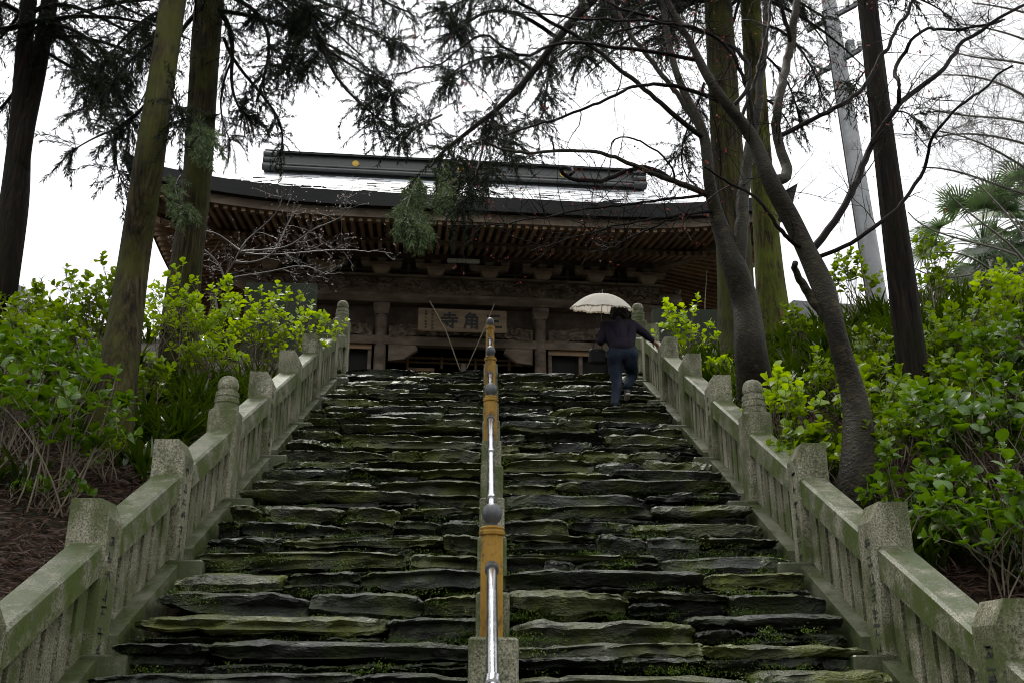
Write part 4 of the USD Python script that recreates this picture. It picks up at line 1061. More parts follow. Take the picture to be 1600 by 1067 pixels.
maple("leaning spotted maple trunk on the right bank behind the granite rail", [(1352, 800, 78), (1343, 700, 48), (1332, 610, 37), (1312, 540, 31), (1297, 480, 31), (1285, 445, 35), (1262, 395, 30), (1235, 340, 29), (1200, 275, 26), (1172, 210, 20), (1136, 165, 17), (1100, 110, 14), (1075, 60, 10), (1045, 5, 8), (1030, -60, 6)], float(hit(1352, 785)[1]), [
    (W([(1262, 395), (1302, 347), (1336, 287), (1366, 219), (1397, 174), (1425, 146), (1461, 121), (1495, 79), (1532, 48), (1600, 8)], 15, 6), .8, 1),
    (W([(1405, 165), (1405, 140), (1409, 87), (1425, 65), (1470, 46), (1515, 44), (1570, 30)], 9, 4), .9, 1),
    (W([(1272, 404), (1325, 383), (1370, 355), (1419, 306), (1453, 247), (1464, 208), (1495, 171), (1546, 129), (1585, 104)], 9, 4), -.6, 1),
    (W([(1243, 395), (1209, 359), (1186, 321), (1149, 291), (1100, 261)], 9, 4), -.5, 1),
    (W([(1302, 510), (1274, 478), (1252, 440), (1243, 412)], 22, 11), -.3, 0),
    (W([(1207, 283), (1232, 268), (1218, 219), (1217, 169), (1231, 98), (1242, 28), (1253, -20)], 22, 13), .6, 1),
    (W([(1236, 70), (1225, 20), (1212, -30)], 9, 7), .4, 0),
    (W([(1221, 211), (1279, 183), (1321, 160), (1357, 124), (1380, 84), (1414, 28), (1440, -20)], 10, 6), .7, 1),
    (W([(1136, 165), (1053, 135), (1019, 132), (957, 152), (898, 177), (828, 197), (790, 215)], 8, 4), -.7, 1),
    (W([(1081, 100), (1019, 87), (955, 76), (870, 72), (800, 84), (751, 59), (723, 76), (667, 107), (619, 117)], 8, 3), -.8, 1),
    (W([(1140, 168), (1140, 73), (1053, 37), (980, 17), (930, -10)], 8, 5), .3, 1),
    (W([(1090, 90), (1030, 39), (957, 53), (935, 56)], 6, 3), -.5, 1),
    (W([(1180, 225), (1100, 50), (1000, 34), (912, 28), (820, 20)], 7, 3), -1.0, 1),
    (W([(1160, 190), (1190, 90), (1205, 0)], 7, 5), .8, 1)], 32, BUDS, .12, 3.0)

# bare trees at the right edge and the budding cherry at left
def bare(name, label, base, Y, limbs, seed, m, per_m, budsm=None, budp=0.0, L=(.3, .9), r=.006, up=.1, cat="tree"):
    rg = np.random.default_rng(seed)
    th = thing(name, label, cat, loc=base)
    polys = []
    for pp, dy, dens in limbs:
        a, b = limb_px(pp, Y, dy, seed + len(polys))
        v = spline(np.c_[a, b], 20)
        obj("branch", tube(v[:, :3], np.maximum(v[:, 3], .004), 6), m, th, smooth=True, off=base)
        polys += [v[:, :3]] * dens
    tw, tips = twig_tree(polys, rg, per_m, L, 3, r, up, .8)
    obj("twigs", join(tw), m, th, kind="stuff", off=base)
    if budsm is not None:
        tips = np.array(tips); sel = tips[rg.random(len(tips)) < budp]; n = len(sel)
        obj("buds", blades(sel, unit(rg.normal(size=(n, 3))), rg.uniform(.025, .05, n), rg.uniform(.018, .03, n), rg), budsm, th, kind="stuff", off=base)
    return th
bY = 16.4
b0 = at(1690, 470, bY); b0[2] = float(ground(b0[0], b0[1]))
bare("bare_tree", "bare fine twigged tree reaching in from the right edge above the palm", b0, bY,
     [([(1690, 500, 30), (1695, 350, 26), (1700, 200, 20), (1705, 50, 14)], 0, 0)] + [(W(p, 5, 2), dy, 2) for p, dy in (
      ([(1696, 330), (1600, 262), (1540, 228), (1465, 205)], .5), ([(1698, 300), (1600, 192), (1520, 182), (1445, 168)], -.5), ([(1700, 250), (1600, 150), (1530, 122), (1480, 118)], .8),
      ([(1700, 200), (1600, 100), (1540, 92), (1470, 72)], -.6), ([(1700, 120), (1600, 62), (1500, 38)], .4), ([(1698, 260), (1600, 225), (1520, 210), (1440, 222)], 1.0), ([(1704, 60), (1600, 20), (1520, 5)], .4), ([(1697, 310), (1590, 300), (1500, 270), (1440, 262)], .8))], 41, TWIG_GREY, 6.0)
pY = 15.0
b1 = at(1620, 480, pY); b1[2] = float(ground(b1[0], b1[1]))
bare("bare_shrub", "pale bare shrub branches sprawling in front of the palm", b1, pY,
     [(W(p, 5, 2), dy, 1) for p, dy in (([(1622, 470), (1600, 405), (1512, 377), (1419, 332)], .6), ([(1622, 470), (1590, 425), (1500, 432), (1430, 420)], .3), ([(1622, 470), (1580, 385), (1530, 345), (1480, 300)], -.4),
      ([(1622, 470), (1605, 380), (1560, 320), (1520, 280)], .4), ([(1622, 470), (1570, 440), (1510, 400), (1460, 395)], -.5), ([(1622, 470), (1600, 360), (1575, 330)], .2))], 42, TWIG_GREY, 2.6)
cY = 17.0
b2 = at(346, 470, cY); b2[2] = float(ground(b2[0], b2[1]))
bare("cherry_tree", "small bare cherry with pale buds spreading before the left eaves", b2, cY,
     [(W(p, 3.4, 1.2), dy, 2) for p, dy in (([(344, 500), (348, 437), (366, 409), (375, 391), (396, 366), (428, 337), (440, 300)], -.3), ([(375, 394), (414, 391), (460, 380), (485, 362), (531, 341), (551, 316)], -.8), ([(375, 395), (431, 398), (485, 394), (538, 391), (577, 394)], -.5),
      ([(352, 440), (371, 433), (431, 423), (463, 416), (510, 430)], -.9), ([(376, 392), (350, 373), (325, 362), (300, 365)], -.4), ([(366, 409), (420, 400), (450, 350), (470, 320)], .2), ([(350, 437), (330, 400), (300, 380), (270, 372)], -.3))], 43, TWIG_PALE, 4.2, BUDS_PALE, .6, (.2, .6), .0036)

# ================================================================== palms
def palm(label, hub, seed, n, R, dead):
    rg = np.random.default_rng(seed)
    g = float(ground(hub[0], hub[1])); base = np.array([hub[0], hub[1], g])
    th = thing("fan_palm", label, "palm", loc=base)
    obj("trunk", trunk_mesh(np.array([[hub[0], hub[1], g - .1], [hub[0] + .04, hub[1], (g + hub[2]) / 2], hub]), np.array([.16, .15, .14]), 16, .12, seed, 30, 0, 5), PALM_TRUNK, th, smooth=True, off=base)
    for k in range(n + dead):
        isd = k >= n
        a = rg.uniform(0, 2 * np.pi)
        el = rg.uniform(-.8, 1.2) if not isd else rg.uniform(-1.5, -1.0)
        d = np.array([math.cos(a) * math.cos(el), math.sin(a) * math.cos(el), math.sin(el)])
        L = R * rg.uniform(.75, 1.0)
        q = spline(np.array([hub, hub + d * L * .5 + [0, 0, .05], hub + d * L - [0, 0, .12 * L]]), 6)
        fr = obj("frond", tube(q, np.linspace(.014, .008, 6), 4), PALM_DEAD if isd else PALM, th, off=base)
        c = q[-1]; t = unit(q[-1] - q[-2]); s = unit(np.cross(t, [0, 0, 1.0])); u = np.cross(s, t)
        m = 26
        an = np.linspace(-1.9, 1.9, m)
        dirs = np.cos(an)[:, None] * t + np.sin(an)[:, None] * s + u * .12
        bl = .72 * (1 - .12 * np.abs(an)) * rg.uniform(.85, 1.1, m)
        P0 = np.repeat(c[None], m, 0); P1 = P0 + dirs * (bl * .6)[:, None] - [0, 0, .02]; P2 = P0 + dirs * bl[:, None] - np.stack([bl * 0, bl * 0, bl * rg.uniform(.1, .35, m)], -1)
        sd_ = unit(np.cross(dirs, u)) * .021
        v = np.stack([P0 - sd_ * .4, P0 + sd_ * .4, P1 + sd_, P1 - sd_, P2], 1).reshape(-1, 3); i = np.arange(m)[:, None] * 5
        obj("fan_blade", (v, np.vstack([i + [[0, 1, 2]], i + [[0, 2, 3]], i + [[3, 2, 4]]])), PALM_DEAD if isd else PALM, fr, off=base)
hub = at(1536, 385, 18.2)
palm("shaggy fan palm on the right bank with dead fronds hanging below", hub, 51, 46, 1.15, 16)
hub = at(1625, 345, 18.8)
palm("second fan palm cut off by the right edge of the picture", hub, 52, 30, 1.15, 8)

# ================================================================== utility pole
pb = at(1382, 500, 23.0); ptop = at(1298, 20, 23.0)
ptop[1] = pb[1]; pb[2] = ZT
dx = (ptop[0] - pb[0])
pole = thing("utility_pole", "round grey concrete utility pole with crossarms behind the right bank", "utility pole", loc=(pb[0], pb[1], ZT))
ax = lambda t: np.array([dx * t, 0, (ptop[2] - ZT) * t])
obj("shaft", tube([ax(-.02), ax(.5), ax(1.12)], [.27, .235, .19], 18), CONCRETE, pole, smooth=40)
for t, w in ((.985, 1.0), (.87, .8)):
    c = ax(t)
    arm = obj("crossarm", hexa([tuple(c + np.array(o)) for o in ((-w * .5, .5, -.06), (w * .5, -.7, -.06), (w * .5, -.55, -.06), (-w * .5, .65, -.06), (-w * .5, .5, .06), (w * .5, -.7, .06), (w * .5, -.55, .06), (-w * .5, .65, .06))]), IRON, pole)
    for u in (-.45, .3, .45):
        obj("insulator", lathe([(0, 0), (.06, 0), (.05, .05), (.075, .08), (.05, .11), (.07, .15), (0, .19)], 12, tuple(c + np.array([u * w, -.1 - u * 1.15, .06]))), LAMP, arm, smooth=30)
for t in (.2, .42, .60, .75, .80, .83):
    c = ax(t); r = .262 - .07 * t
    obj("band", tube([c - [0, 0, .025], c + [0, 0, .025]], [r, r], 18), IRON, pole)
obj("conduit", tube([ax(.05) + [-.30, -.05, 0], ax(.5) + [-.27, -.05, 0], ax(1.0) + [-.24, -.05, 0]], .02, 6), BLACK, pole)
obj("cable_box", bbox(dx * .9 + .22, dx * .9 + .42, -.25, -.02, ax(.9)[2] - .25, ax(.9)[2] + .2), IRON, pole)
for k in range(2):
    p0 = np.array([pb[0], pb[1], ZT]) + ax(.985 - .0 * k) + [.5 + .25 * k, -.55, .2]
    p2 = at(1500 + 25 * k, -20, 17.0)
    obj("overhead_cable", tube(spline([p0, (p0 + p2) / 2 - [0, 0, .15], p2 + (p2 - p0) * .5], 20), .013, 5), BLACK, None, label=("lower" if k else "upper") + " of two black cables running from the concrete pole to the top right", cat="cable")

# ================================================================== hydrangeas
def bush(label, basepx, H, Wd, nst, nleaf, size, m, seed, group=None, per_tip=6, lean=(0, 0), keep=140, open_=.5, name="hydrangea", base=None, cat="shrub", stemr=.008):
    rg = np.random.default_rng(seed)
    b = hit(*basepx) if base is None else np.asarray(base, float)
    th = thing(name, label, cat, group=group, loc=b)
    stems, tips, tdir = [], [], []
    for k in range(nst):
        a = rg.uniform(0, 2 * np.pi); rr = math.sqrt(rg.random())
        tip = np.array([math.cos(a) * rr * Wd + lean[0], math.sin(a) * rr * Wd * .8 + lean[1], H * (1 - .45 * rr ** 2) * rg.uniform(.72, 1.05)])
        o = np.array([rg.normal() * .26 * Wd, rg.normal() * .22 * Wd, 0]); o[2] = float(ground(b[0] + o[0], b[1] + o[1])) - b[2] - .05
        mid = o * .6 + tip * [.35, .35, .55]
        q = spline([o, mid + rg.normal(size=3) * .04, tip], 8)
        stems.append(tube(q, np.linspace(stemr, stemr * .45, 8), 5))
        tips.append(q[-1]); tdir.append(unit(q[-1] - q[-2]))
        for _ in range(int(rg.integers(1, 4))):
            j = int(rg.integers(3, 7))
            d = unit(unit(q[j] - q[j - 1]) + rg.normal(size=3) * .5 + [0, 0, .35])
            l = rg.uniform(.15, .42) * min(1, H)
            q2 = spline([q[j], q[j] + d * l * .5, q[j] + unit(d + [0, 0, .5]) * l], 5)
            stems.append(tube(q2, np.linspace(stemr * .6, stemr * .35, 5), 4))
            tips.append(q2[-1]); tdir.append(unit(q2[-1] - q2[-2]))
    obj("stems", join(stems), STEM, th, smooth=True, kind="stuff")
    tips, tdir = np.array(tips), np.array(tdir)
    nleaf = int(nleaf * 1.25); size = size * .86; Wd = Wd * 1.12
    n = min(nleaf, len(tips) * per_tip)
    idx = np.arange(n) % len(tips); rnd = np.arange(n) // len(tips)
    t = tdir[idx]; s = unit(np.cross(t, rg.normal(size=(len(tips), 3))[idx])); w = np.cross(t, s)
    an = rnd * np.pi / 2 * 1.0 + np.pi * (rnd % 2) + rg.normal(size=n) * .25
    an = np.where(rnd % 2 == 0, rnd * .8, rnd * .8 + np.pi - .8) + rg.normal(size=n) * .3
    radial = np.cos(an)[:, None] * s + np.sin(an)[:, None] * w
    opn = np.clip(.35 + .16 * rnd + rg.normal(size=n) * .12, .15, 1.2)[:, None]
    dirs = unit(radial * opn * 1.1 + t * (1.0 - opn * .7) + [0, 0, open_ * .35])
    norm = unit(t * opn - radial * (1.0 - opn * .5) + rg.normal(size=(n, 3)) * .12)
    base_ = tips[idx] - t * (rnd * .022)[:, None]
    sz = size * np.clip(.7 + .10 * rnd, .5, 1.15) * rg.choice([.5, .8, 1.0, 1.2], n) * rg.uniform(.85, 1.15, n)
    V = leaf_set(base_, dirs, norm, sz, rg.uniform(.85, 1.15, n))
    order = np.argsort(-(sz - V[:, :, 1].mean(1) * .03))
    for k in order[:keep]:
        obj("leaf", (V[k], LF), m, th, smooth=True)
    rest = order[keep:]
    if len(rest):
        vv = V[rest].reshape(-1, 3)
        ff = (np.arange(len(rest))[:, None, None] * len(LV) + LF[None]).reshape(-1, 3)
        obj("foliage", (vv, ff), m, th, smooth=True, kind="stuff")
    return th
# left bank
bush("bright lime green hydrangea in front of the dark stone panel", (405, 594), 1.45, 1.15, 56, 1300, .11, LEAF_BRIGHT, 201, lean=(.15, -.2))
bush("lime green hydrangea growing between the two left cedars", (295, 590), 1.75, 1.0, 46, 1000, .11, LEAF_BRIGHT, 202, lean=(-.1, 0))
bush("tall mid green hydrangea left of the olive barked cedar, against the sky", (120, 590), 1.75, .85, 30, 650, .115, LEAF_GREEN, 203)
bush("dark green hydrangea below the far left stone stele", (35, 600), 1.25, .8, 30, 650, .12, LEAF_GREEN, 204)
bush("mid green hydrangea hard against the left side of the olive barked cedar", (160, 600), 1.9, .45, 16, 320, .11, LEAF_GREEN, 205, keep=80)
bush("leafy dark hydrangea with bare pale stems at left, nearest the camera", (75, 790), 1.5, .75, 22, 400, .14, LEAF_DARK, 206, stemr=.010)
bush("dark hydrangea at the left picture edge, behind the pale stems", (10, 720), 1.45, .75, 28, 520, .14, LEAF_DARK, 207)
bush("dark hydrangea mound filling the left bank under the tall green one", (95, 680), 1.15, .8, 28, 520, .12, LEAF_DARK, 208)
bush("small hydrangea shoot at the foot of the olive barked cedar", (172, 755), .6, .25, 6, 40, .13, LEAF_GREEN, 209, keep=40)
bush("tiny lime green shoot beside the upper left balustrade posts", (418, 588), .5, .2, 5, 30, .1, LEAF_BRIGHT, 210, keep=30)
bush("low dark leafy plant at the lower left edge beside the granite rail", (75, 800), .35, .4, 10, 70, .10, LEAF_DARK, 211, keep=70)
# right bank
bush("open lime green hydrangea sapling beside the woman's hand, before the stone wall", (1072, 590), 1.5, .55, 14, 240, .115, LEAF_BRIGHT, 221, per_tip=6, keep=150)
bush("bright hydrangea against the sky right of the leaning maple", (1340, 505), 1.6, .55, 20, 380, .115, LEAF_GREEN, 222)
bush("bright hydrangea between the slim cedar and the palm", (1460, 500), 1.5, .5, 18, 330, .115, LEAF_GREEN, 223)
bush("bright hydrangea at the right edge under the palms", (1585, 520), 1.0, .6, 22, 380, .115, LEAF_BRIGHT, 224)
bush("fresh green hydrangea between the round topped post and the leaning maple", (1238, 710), 1.0, .5, 18, 260, .115, LEAF_BRIGHT, 225)
bush("green hydrangea behind the leaning maple, below the slim cedar", (1400, 720), 1.0, .6, 20, 340, .13, LEAF_GREEN, 226)
bush("low hydrangea close behind the right rail, left of the leaning maple foot", (1280, 770), .75, .45, 16, 220, .12, LEAF_GREEN, 227)
bush("large leaved dark hydrangea on the right, below the bare shrub", (1540, 790), 1.25, .85, 26, 420, .125, LEAF_DARK, 228)
bush("hydrangea just right of the leaning maple foot", (1430, 850), .8, .6, 18, 260, .12, LEAF_DARK, 229)
bush("dark hydrangea at the lower right edge, nearest the camera", (1590, 930), .95, .6, 20, 300, .13, LEAF_DARK, 230)
bush("hydrangea in the middle of the right bank under the strap leaves", (1510, 690), 1.0, .7, 24, 420, .13, LEAF_GREEN, 231)
bush("small bright shoot between the two mossy right cedars", (1128, 600), .5, .3, 8, 60, .11, LEAF_BRIGHT, 232, keep=60)
bush("dark hydrangea above the lower right rail, beside the carved posts", (1495, 880), .75, .6, 16, 230, .115, LEAF_DARK, 233)
bush("bright hydrangea shoot left of the bright mossy cedar foot", (1250, 560), .9, .3, 10, 120, .11, LEAF_GREEN, 234, keep=80)
bush("dark hydrangea at the right edge halfway up the bank", (1600, 660), 1.2, .7, 26, 460, .14, LEAF_DARK, 235)
bush("mid green hydrangea just below the slim cedar foot", (1465, 760), .9, .6, 22, 330, .115, LEAF_GREEN, 236)

for k, (px, py, H, Wd, sz, m, lab) in enumerate((
    (215, 650, .85, .55, .11, LEAF_GREEN, "green hydrangea at the right side of the olive barked cedar, above the granite rail"),
    (330, 605, .8, .6, .10, LEAF_BRIGHT, "low lime green hydrangea before the stems of the two bright bushes"),
    (60, 640, 1.2, .8, .12, LEAF_GREEN, "green hydrangea in the middle of the left bank, above the pale stems"),
    (20, 560, 1.1, .7, .11, LEAF_GREEN, "hydrangea below the twin stemmed cedar at far left"),
    (1320, 640, .8, .55, .12, LEAF_GREEN, "green hydrangea left behind the leaning maple trunk"),
    (1545, 600, 1.2, .7, .12, LEAF_GREEN, "leafy hydrangea under the bare shrub at right"),
    (1370, 600, .7, .5, .11, LEAF_GREEN, "hydrangea among the strap leaves between maple and slim cedar"),
    (1490, 610, .9, .6, .12, LEAF_GREEN, "hydrangea right of the slim cedar on the upper bank"),
    (1400, 780, .7, .5, .115, LEAF_GREEN, "low hydrangea at the right of the leaning maple foot, behind the rail"),
    (1590, 790, 1.1, .7, .12, LEAF_DARK, "large leaved hydrangea at the right edge above the lowest one"),
    (1200, 640, .6, .35, .11, LEAF_BRIGHT, "little bright hydrangea right at the back of the round topped right post"))):
    bush(lab, (px, py), H, Wd, int(14 + 16 * Wd), int(380 * Wd + 60), sz, m, 300 + k, keep=110)

# strap leaved ground cover and leaf litter
def straps(name, label, n, xr, yr, sidegn, seed, L=(.3, .6), mask=None):
    rg = np.random.default_rng(seed)
    nc = n // 14
    cx, cy = rg.uniform(*xr, nc) * sidegn, rg.uniform(*yr, nc)
    if mask is not None:
        k = mask(cx, cy, rg); cx, cy = cx[k], cy[k]; nc = len(cx)
    ci = np.repeat(np.arange(nc), 14); n = len(ci)
    x, y = cx[ci] + rg.normal(size=n) * .05, cy[ci] + rg.normal(size=n) * .05
    z = ground(x, y) - .02
    a = rg.uniform(0, 2 * np.pi, n); l = rg.uniform(*L, n); out = rg.uniform(.35, 1.0, n)
    h = np.stack([np.cos(a), np.sin(a), a * 0], -1)
    l = l * np.repeat(rg.uniform(.6, 1.25, nc), 14)
    P = np.stack([x, y, z], -1)
    st = []
    for t, wd in ((0, .6), (.35, 1.0), (.7, .8), (1.0, .05)):
        c = P + h * (l * out * t ** 1.4)[:, None] + np.stack([a * 0, a * 0, l * (t - .42 * out * t ** 2.4)], -1)
        s = np.stack([-np.sin(a), np.cos(a), a * 0], -1) * (.011 * wd)
        st += [c - s * 1.7, c + s * 1.7]
    v = np.stack(st, 1).reshape(-1, 3); i = np.arange(n)[:, None] * 8
    f = np.vstack([np.vstack([i + [[2 * k, 2 * k + 1, 2 * k + 3]], i + [[2 * k, 2 * k + 3, 2 * k + 2]]]) for k in range(3)])
    obj(name, (v, f), STRAP, label=label, cat="ground cover", kind="stuff", smooth=True)
straps("strap_leaf_plants", "glossy strap leaved plants covering the right bank up to its crest", 11000, (3.15, 11), (10.5, 17.6), 1, 61, mask=lambda x, y, rg: rg.random(len(x)) < np.clip((y - 9.8) / 3.4, .15, 1))
straps("strap_leaf_plants", "strap leaved tufts in the leaf litter of the left bank", 9000, (3.2, 8), (9.0, 16.5), -1, 62, mask=lambda x, y, rg: meshkit.noise(np.stack([x * .9, y * .9, x * 0], -1), 3) > .66)
straps("strap_leaf_plants", "sparse strap leaves among the hydrangeas low on the right bank", 7000, (3.15, 8), (6.0, 11), 1, 63, mask=lambda x, y, rg: meshkit.noise(np.stack([x * .9, y * .9, x * 0], -1), 4) > .42)
for sgn, lab in ((-1, "brown fallen cedar needles and twigs on the left bank"), (1, "brown fallen cedar needles and twigs on the right bank")):
    n = 60000
    x = rng.uniform(3.05, 8, n) * sgn; y = rng.uniform(4.0, 15, n)
    p = np.stack([x, y, ground(x, y) + rng.uniform(.0, .09, n) * meshkit.noise(np.stack([x * 2.5, y * 2.5, x * 0], -1), 8)], -1)
    obj("leaf_litter", blades(p, unit(rng.normal(size=(n, 3)) * [1, 1, .35]), rng.uniform(.04, .2, n), rng.uniform(.006, .018, n), rng), LITTER, label=lab, cat="leaf litter", kind="stuff")

# ================================================================== the woman climbing, her bag and her umbrella
SKIN = mat("skin", [(0.3, (.30, .17, .11)), (0.7, (.38, .22, .15))], 9, bump=.05)
HAIR = mat("dark_hair", [(0.3, (0.0048, 0.004, 0.0032)), (0.7, (0.0176, 0.0128, 0.0096))], 40, bump=.8, bscale=90, bdist=.01, rough=(.4, .6), spec=.15)
CARDI = mat("dark_plum_cardigan", [(0.3, (0.008, 0.0064, 0.0112)), (0.7, (0.016, 0.0128, 0.0208))], 12, rough=(.8, .9), bump=.3, bscale=120, bdist=.004, spec=.1)
JEANS = mat("blue_denim", [(0.3, (0.006546, 0.009672, 0.01739)), (0.55, (0.01228, 0.0186, 0.03004)), (0.75, (0.03274, 0.04092, 0.05375))], 5, (1, 1, .6), rough=(.8, .9), bump=.4, bscale=140, bdist=.003, spec=.1)
SHOE = mat("dark_shoe", [(0.3, (.03, .03, .032)), (0.7, (.06, .06, .06))], 9)
SOLE = mat("pale_sole", [(0.3, (.35, .33, .28)), (0.7, (.48, .45, .40))], 9)
CLOTH = mat("cream_umbrella_cloth", [(0.3, (.60, .56, .49)), (0.7, (.68, .64, .57))], 3, bump=.15, bscale=200, bdist=.002, rough=(.8, .9), trans=(.35, 1.0))
FRILL = mat("umbrella_frill", [(0.4, (.10, .08, .05)), (0.5, (.5, .46, .36))], 45, bump=0, trans=(.3, 1.0))
BAGM = mat("black_bag", [(0.4, (0.008, 0.0072, 0.008)), (0.62, (0.016, 0.0144, 0.016)), (0.7, (0.096, 0.0144, 0.0176))], 16, rough=(.5, .7), spec=.1)
def ball(p, r):
    return m3.Manifold.sphere(r, 16).translate(tuple(map(float, p)))
def flesh(chains, refine=.03, it=14):
    M = None
    for ch in chains:
        for (p, r), (q, s) in zip(ch[:-1], ch[1:]):
            h = m3.Manifold.batch_hull([ball(p, r), ball(q, s)])
            M = h if M is None else M + h
    M = M.refine_to_length(refine).to_mesh()
    t = trimesh.Trimesh(M.vert_properties[:, :3], M.tri_verts)
    trimesh.smoothing.filter_taubin(t, iterations=it)
    return np.array(t.vertices), np.array(t.faces)
foot = at(964, 643, 13.3)
for Y in np.arange(11, 16, .01):
    foot = at(964, 643, Y)
    if foot[2] <= Z0 + TAN * Y + .04:
        break
Y0 = float(foot[1])
# stand on the real step
i0 = int((Y0 - YB) / RUN)
fz = float(zs(YB)) + (i0 + 1) * RISE
J = lambda px, py, dy: at(px, py, Y0 + dy)
hipL, hipR = J(960, 558, .28), J(985, 556, .30)
kneeL, ankL = J(964, 597, .26), J(961, 633, .06)
kneeR, ankR = J(988, 585, .55), J(980, 607, .32)
pel, waist, chest = J(972, 552, .30), J(970, 538, .33), J(966, 516, .42)
shL, shR, neck, head = J(945, 509, .44), J(988, 508, .46), J(967, 500, .50), J(967, 489, .58)
tilt = unit(np.array([.03, -.25, .97]))
utop = at(941, 459, Y0 + .44)
elL, wrL = J(939, 533, .38), utop - tilt * .60
elR, wrR = J(1006, 521, .52), J(1020, 533, .60)
lady = thing("person", "woman in dark cardigan and jeans climbing the stairs, one hand on the granite post", "person", loc=foot)
def hand(w, d, up, sgn, curl):
    d = unit(d); side = unit(np.cross(d, up)) ; n = np.cross(side, d)
    ch = []
    c = w + d * .045
    for k in range(-1, 2):
        ch.append([(w + side * k * .012, .022), (w + d * .085 + side * k * .026, .016)])
    for k, l in zip((-1.5, -.5, .5, 1.5), (.068, .08, .075, .058)):
        b = w + d * .088 + side * k * .019
        m_ = b + d * l * .5 - n * curl * l * .25
        ch.append([(b, .0095), (m_, .009), (m_ + unit(d * .6 - n * curl) * l * .5, .0078)])
    b = w + d * .025 + side * sgn * .03
    ch.append([(b, .012), (b + d * .035 + side * sgn * .022 - n * .01, .0105), (b + d * .065 + side * sgn * .02 - n * .03, .009)])
    return ch
fwd = unit(head - neck)
bodych = [[(pel, .13), (waist, .12), (chest, .13), (neck, .055), (head - [0, 0, .02], .085)], [(head + [0, 0, .02], .095), (head + [0, .03, -.05], .075)],
          [(shL, .05), (elL, .038), (wrL, .026)], [(shR, .05), (elR, .038), (wrR, .026)],
          [(hipL, .085), (kneeL, .055), (ankL, .04)], [(hipR, .085), (kneeR, .055), (ankR, .04)],
          [(head + [0, .10, -.01], .014), (head + [0, .115, -.03], .016)], [(head + [.095, .0, -.02], .02), (head + [.10, -.005, .01], .02)], [(head + [-.095, 0, -.02], .02), (head + [-.10, -.005, .01], .02)]]
bodych += hand(wrR, unit(wrR - elR) + np.array([.2, .2, -.1]), np.array([0, 0, 1.0]), -1, .8)
bodych += hand(wrL, np.array([.1, .5, .5]), np.array([0, 0, 1.0]), 1, 1.2)
v, f = flesh(bodych, .02, 4)
obj("body", (v, f), SKIN, lady, smooth=True, off=foot)
v, f = flesh([[(pel + [0, -.02, .11], .152), (waist, .148), (chest, .155), (neck - [0, .02, .035], .075)], [(shL, .085), (chest, .14)], [(shR, .085), (chest, .14)], [(shL, .085), (elL, .066), (wrL - (wrL - elL) * .12, .046)], [(shR, .085), (elR, .064), (wrR - (wrR - elR) * .12, .044)],
              [(pel + [-.065, -.03, .085], .142), (pel + [.06, -.03, .085], .142)], [(shL, .08), (pel + [-.08, 0, .11], .12)], [(shR, .08), (pel + [.08, 0, .11], .12)]], .03, 12)
v = v + (np.stack([meshkit.fbm(v * [9, 9, 5] + 5 * k, 3, k) for k in range(3)], -1) - .5) * .035
obj("cardigan", (v, f), CARDI, lady, smooth=True, off=foot)
v, f = flesh([[(hipL + [.01, -.03, .03], .122), (hipL + [0, 0, -.1], .112), (kneeL, .083), (ankL + [0, -.01, .035], .062)], [(hipR + [-.01, -.03, .03], .122), (hipR + [0, .02, -.1], .112), (kneeR, .088), (ankR + [0, -.02, .03], .064)], [(hipL + [0.0, -.03, .03], .130), (hipR + [-.0, -.03, .03], .130)], [(pel + [-.06, -.02, .06], .128), (pel + [.06, -.02, .06], .128)], [(hipL + [.0, -.05, .0], .125), (hipL + [.0, 0, -.12], .112)], [(hipR + [.0, -.05, .0], .125), (hipR + [.0, .02, -.12], .112)]], .03, 10)
v = v + (np.stack([meshkit.fbm(v * [8, 8, 16] + 5 * k, 3, k + 5) for k in range(3)], -1) - .5) * .03
obj("jeans", (v, f), JEANS, lady, smooth=True, off=foot)
for an, lift in ((ankL, 0), (ankR, .12)):
    heel, toe = an + [0, -.05, -.07], an + [0, .17, -.08 - lift * .5]
    v, f = flesh([[(an + [0, 0, -.02], .048), (heel + [0, .02, .01], .042), (toe, .04)], [(an + [0, 0, -.02], .048), (toe + [0, -.04, .01], .045)]], .025, 4)
    sh = obj("shoe", (v, f), SHOE, lady, smooth=True, off=foot)
    v, f = flesh([[(heel + [0, .0, -.028], .026), (toe + [0, .0, -.03], .026)], [(heel + [-.02, .0, -.028], .02), (toe + [-.025, 0, -.03], .02)], [(heel + [.02, .0, -.028], .02), (toe + [.025, 0, -.03], .02)]], .03, 3)
    obj("sole", (v, f), SOLE, sh, smooth=True, off=foot)
v, f = flesh([[(head + [0, -.03, .015], .135), (head + [0, .02, .03], .125)], [(head + [-.07, -.03, -.01], .085), (head + [.07, -.03, -.01], .085)], [(head + [-.06, -.06, -.06], .085), (head + [.06, -.06, -.06], .085)]], .018, 4)
v = v + (np.stack([meshkit.fbm(v * 22 + 5 * k, 3, k + 9) for k in range(3)], -1) - .5) * .07
obj("hair", (v, f), HAIR, lady, smooth=True, off=foot)

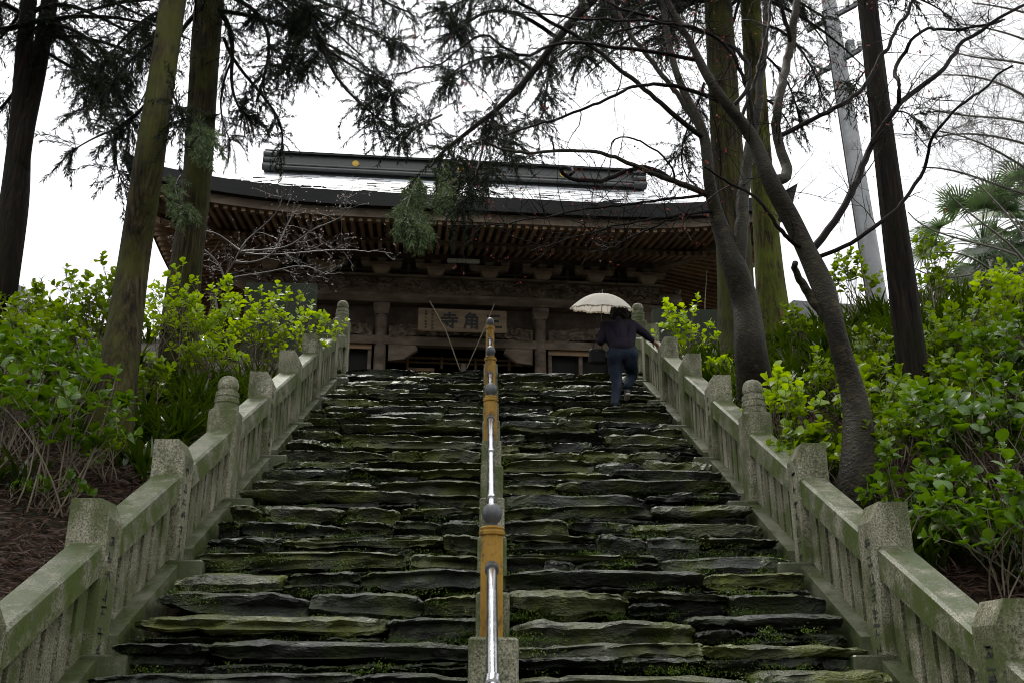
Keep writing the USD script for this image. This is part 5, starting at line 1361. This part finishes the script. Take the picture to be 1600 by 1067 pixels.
# umbrella
grip = wrL + np.array([.0, .03, .0])
ux = unit(utop - grip)
ucen = utop
umb = thing("umbrella", "cream scalloped umbrella held open over the woman's head", "umbrella", loc=grip)
e1 = unit(np.cross(ux, [0, 1.0, 0])); e2 = np.cross(ux, e1)
e1 = unit(np.cross(tilt, [0, 1.0, 0])); e2 = np.cross(tilt, e1)
RU, DU = .505, .25
nr, na = 10, 80
vs = []
for r in np.linspace(0.0, 1, nr):
    a = np.arange(na) * 2 * np.pi / na
    sc = 1 - .055 * r ** 2 * np.abs(np.sin(a * 5)) ** .8
    dz = -DU * (r ** 2.0) + .02 * r * np.abs(np.sin(a * 5))
    vs.append(ucen + (e1 * np.cos(a)[:, None] + e2 * np.sin(a)[:, None]) * (RU * r * sc * (1 + .0 * r))[:, None] + tilt * np.asarray(dz)[:, None])
v = np.vstack(vs); i, k = np.meshgrid(np.arange(nr - 1), np.arange(na), indexing="ij"); i, k = i.ravel(), k.ravel(); k2 = (k + 1) % na
f = np.vstack([np.stack([i * na + k, (i + 1) * na + k, (i + 1) * na + k2], 1), np.stack([i * na + k, (i + 1) * na + k2, i * na + k2], 1)])
cano = obj("canopy", (v, f), CLOTH, umb, smooth=True, off=grip)
rim = vs[-1]
a = np.arange(na) * 2 * np.pi / na
outw = e1 * np.cos(a)[:, None] + e2 * np.sin(a)[:, None]
low = rim + outw * .006 - tilt * (.018 + .016 * np.abs(np.sin(np.arange(na) * np.pi / 2)))[:, None]
v = np.vstack([rim + outw * .002, low]); k = np.arange(na); k2 = (k + 1) % na
obj("frill", (v, np.vstack([np.stack([k, k + na, k2 + na], 1), np.stack([k, k2 + na, k2], 1)])), FRILL, cano, off=grip)
for q in range(10):
    an = q * 2 * np.pi / 10
    pr = [ucen + (e1 * math.cos(an) + e2 * math.sin(an)) * RU * r * .99 + tilt * (-DU * r * r - .008) for r in np.linspace(.03, .97, 8)]
    obj("rib", tube(pr, .0028, 4), STEEL, umb, off=grip)
obj("shaft", tube([grip - ux * .10, ucen - ux * .01], .006, 8), IRON, umb, off=grip)
obj("handle", tube([grip - ux * .16, grip - ux * .02], .013, 8), BLACK, umb, smooth=True, off=grip)
obj("ferrule", tube([ucen - tilt * .0, ucen + tilt * .03, ucen + tilt * .07], [.012, .007, .005], 8), IRON, umb, smooth=True, off=grip)
# bag on the forearm
bc = J(933, 556, .52)
bag = thing("handbag", "black patterned bag hanging from the woman's left forearm", "bag", loc=bc)
v, f = bent(bbox(-.13, .13, -.06, .06, -.14, .11, .03), .015, 9, 3)
obj("pouch", (v, f), BAGM, bag, smooth=30)
h0, h1 = (elL * .55 + wrL * .45) - bc, np.array([0, 0, .0])
obj("strap", tube(spline([np.array([-.08, 0, .1]), h0 + [-.02, 0, .05], np.array([.08, 0, .1])], 12), .009, 6), BAGM, bag, smooth=True)
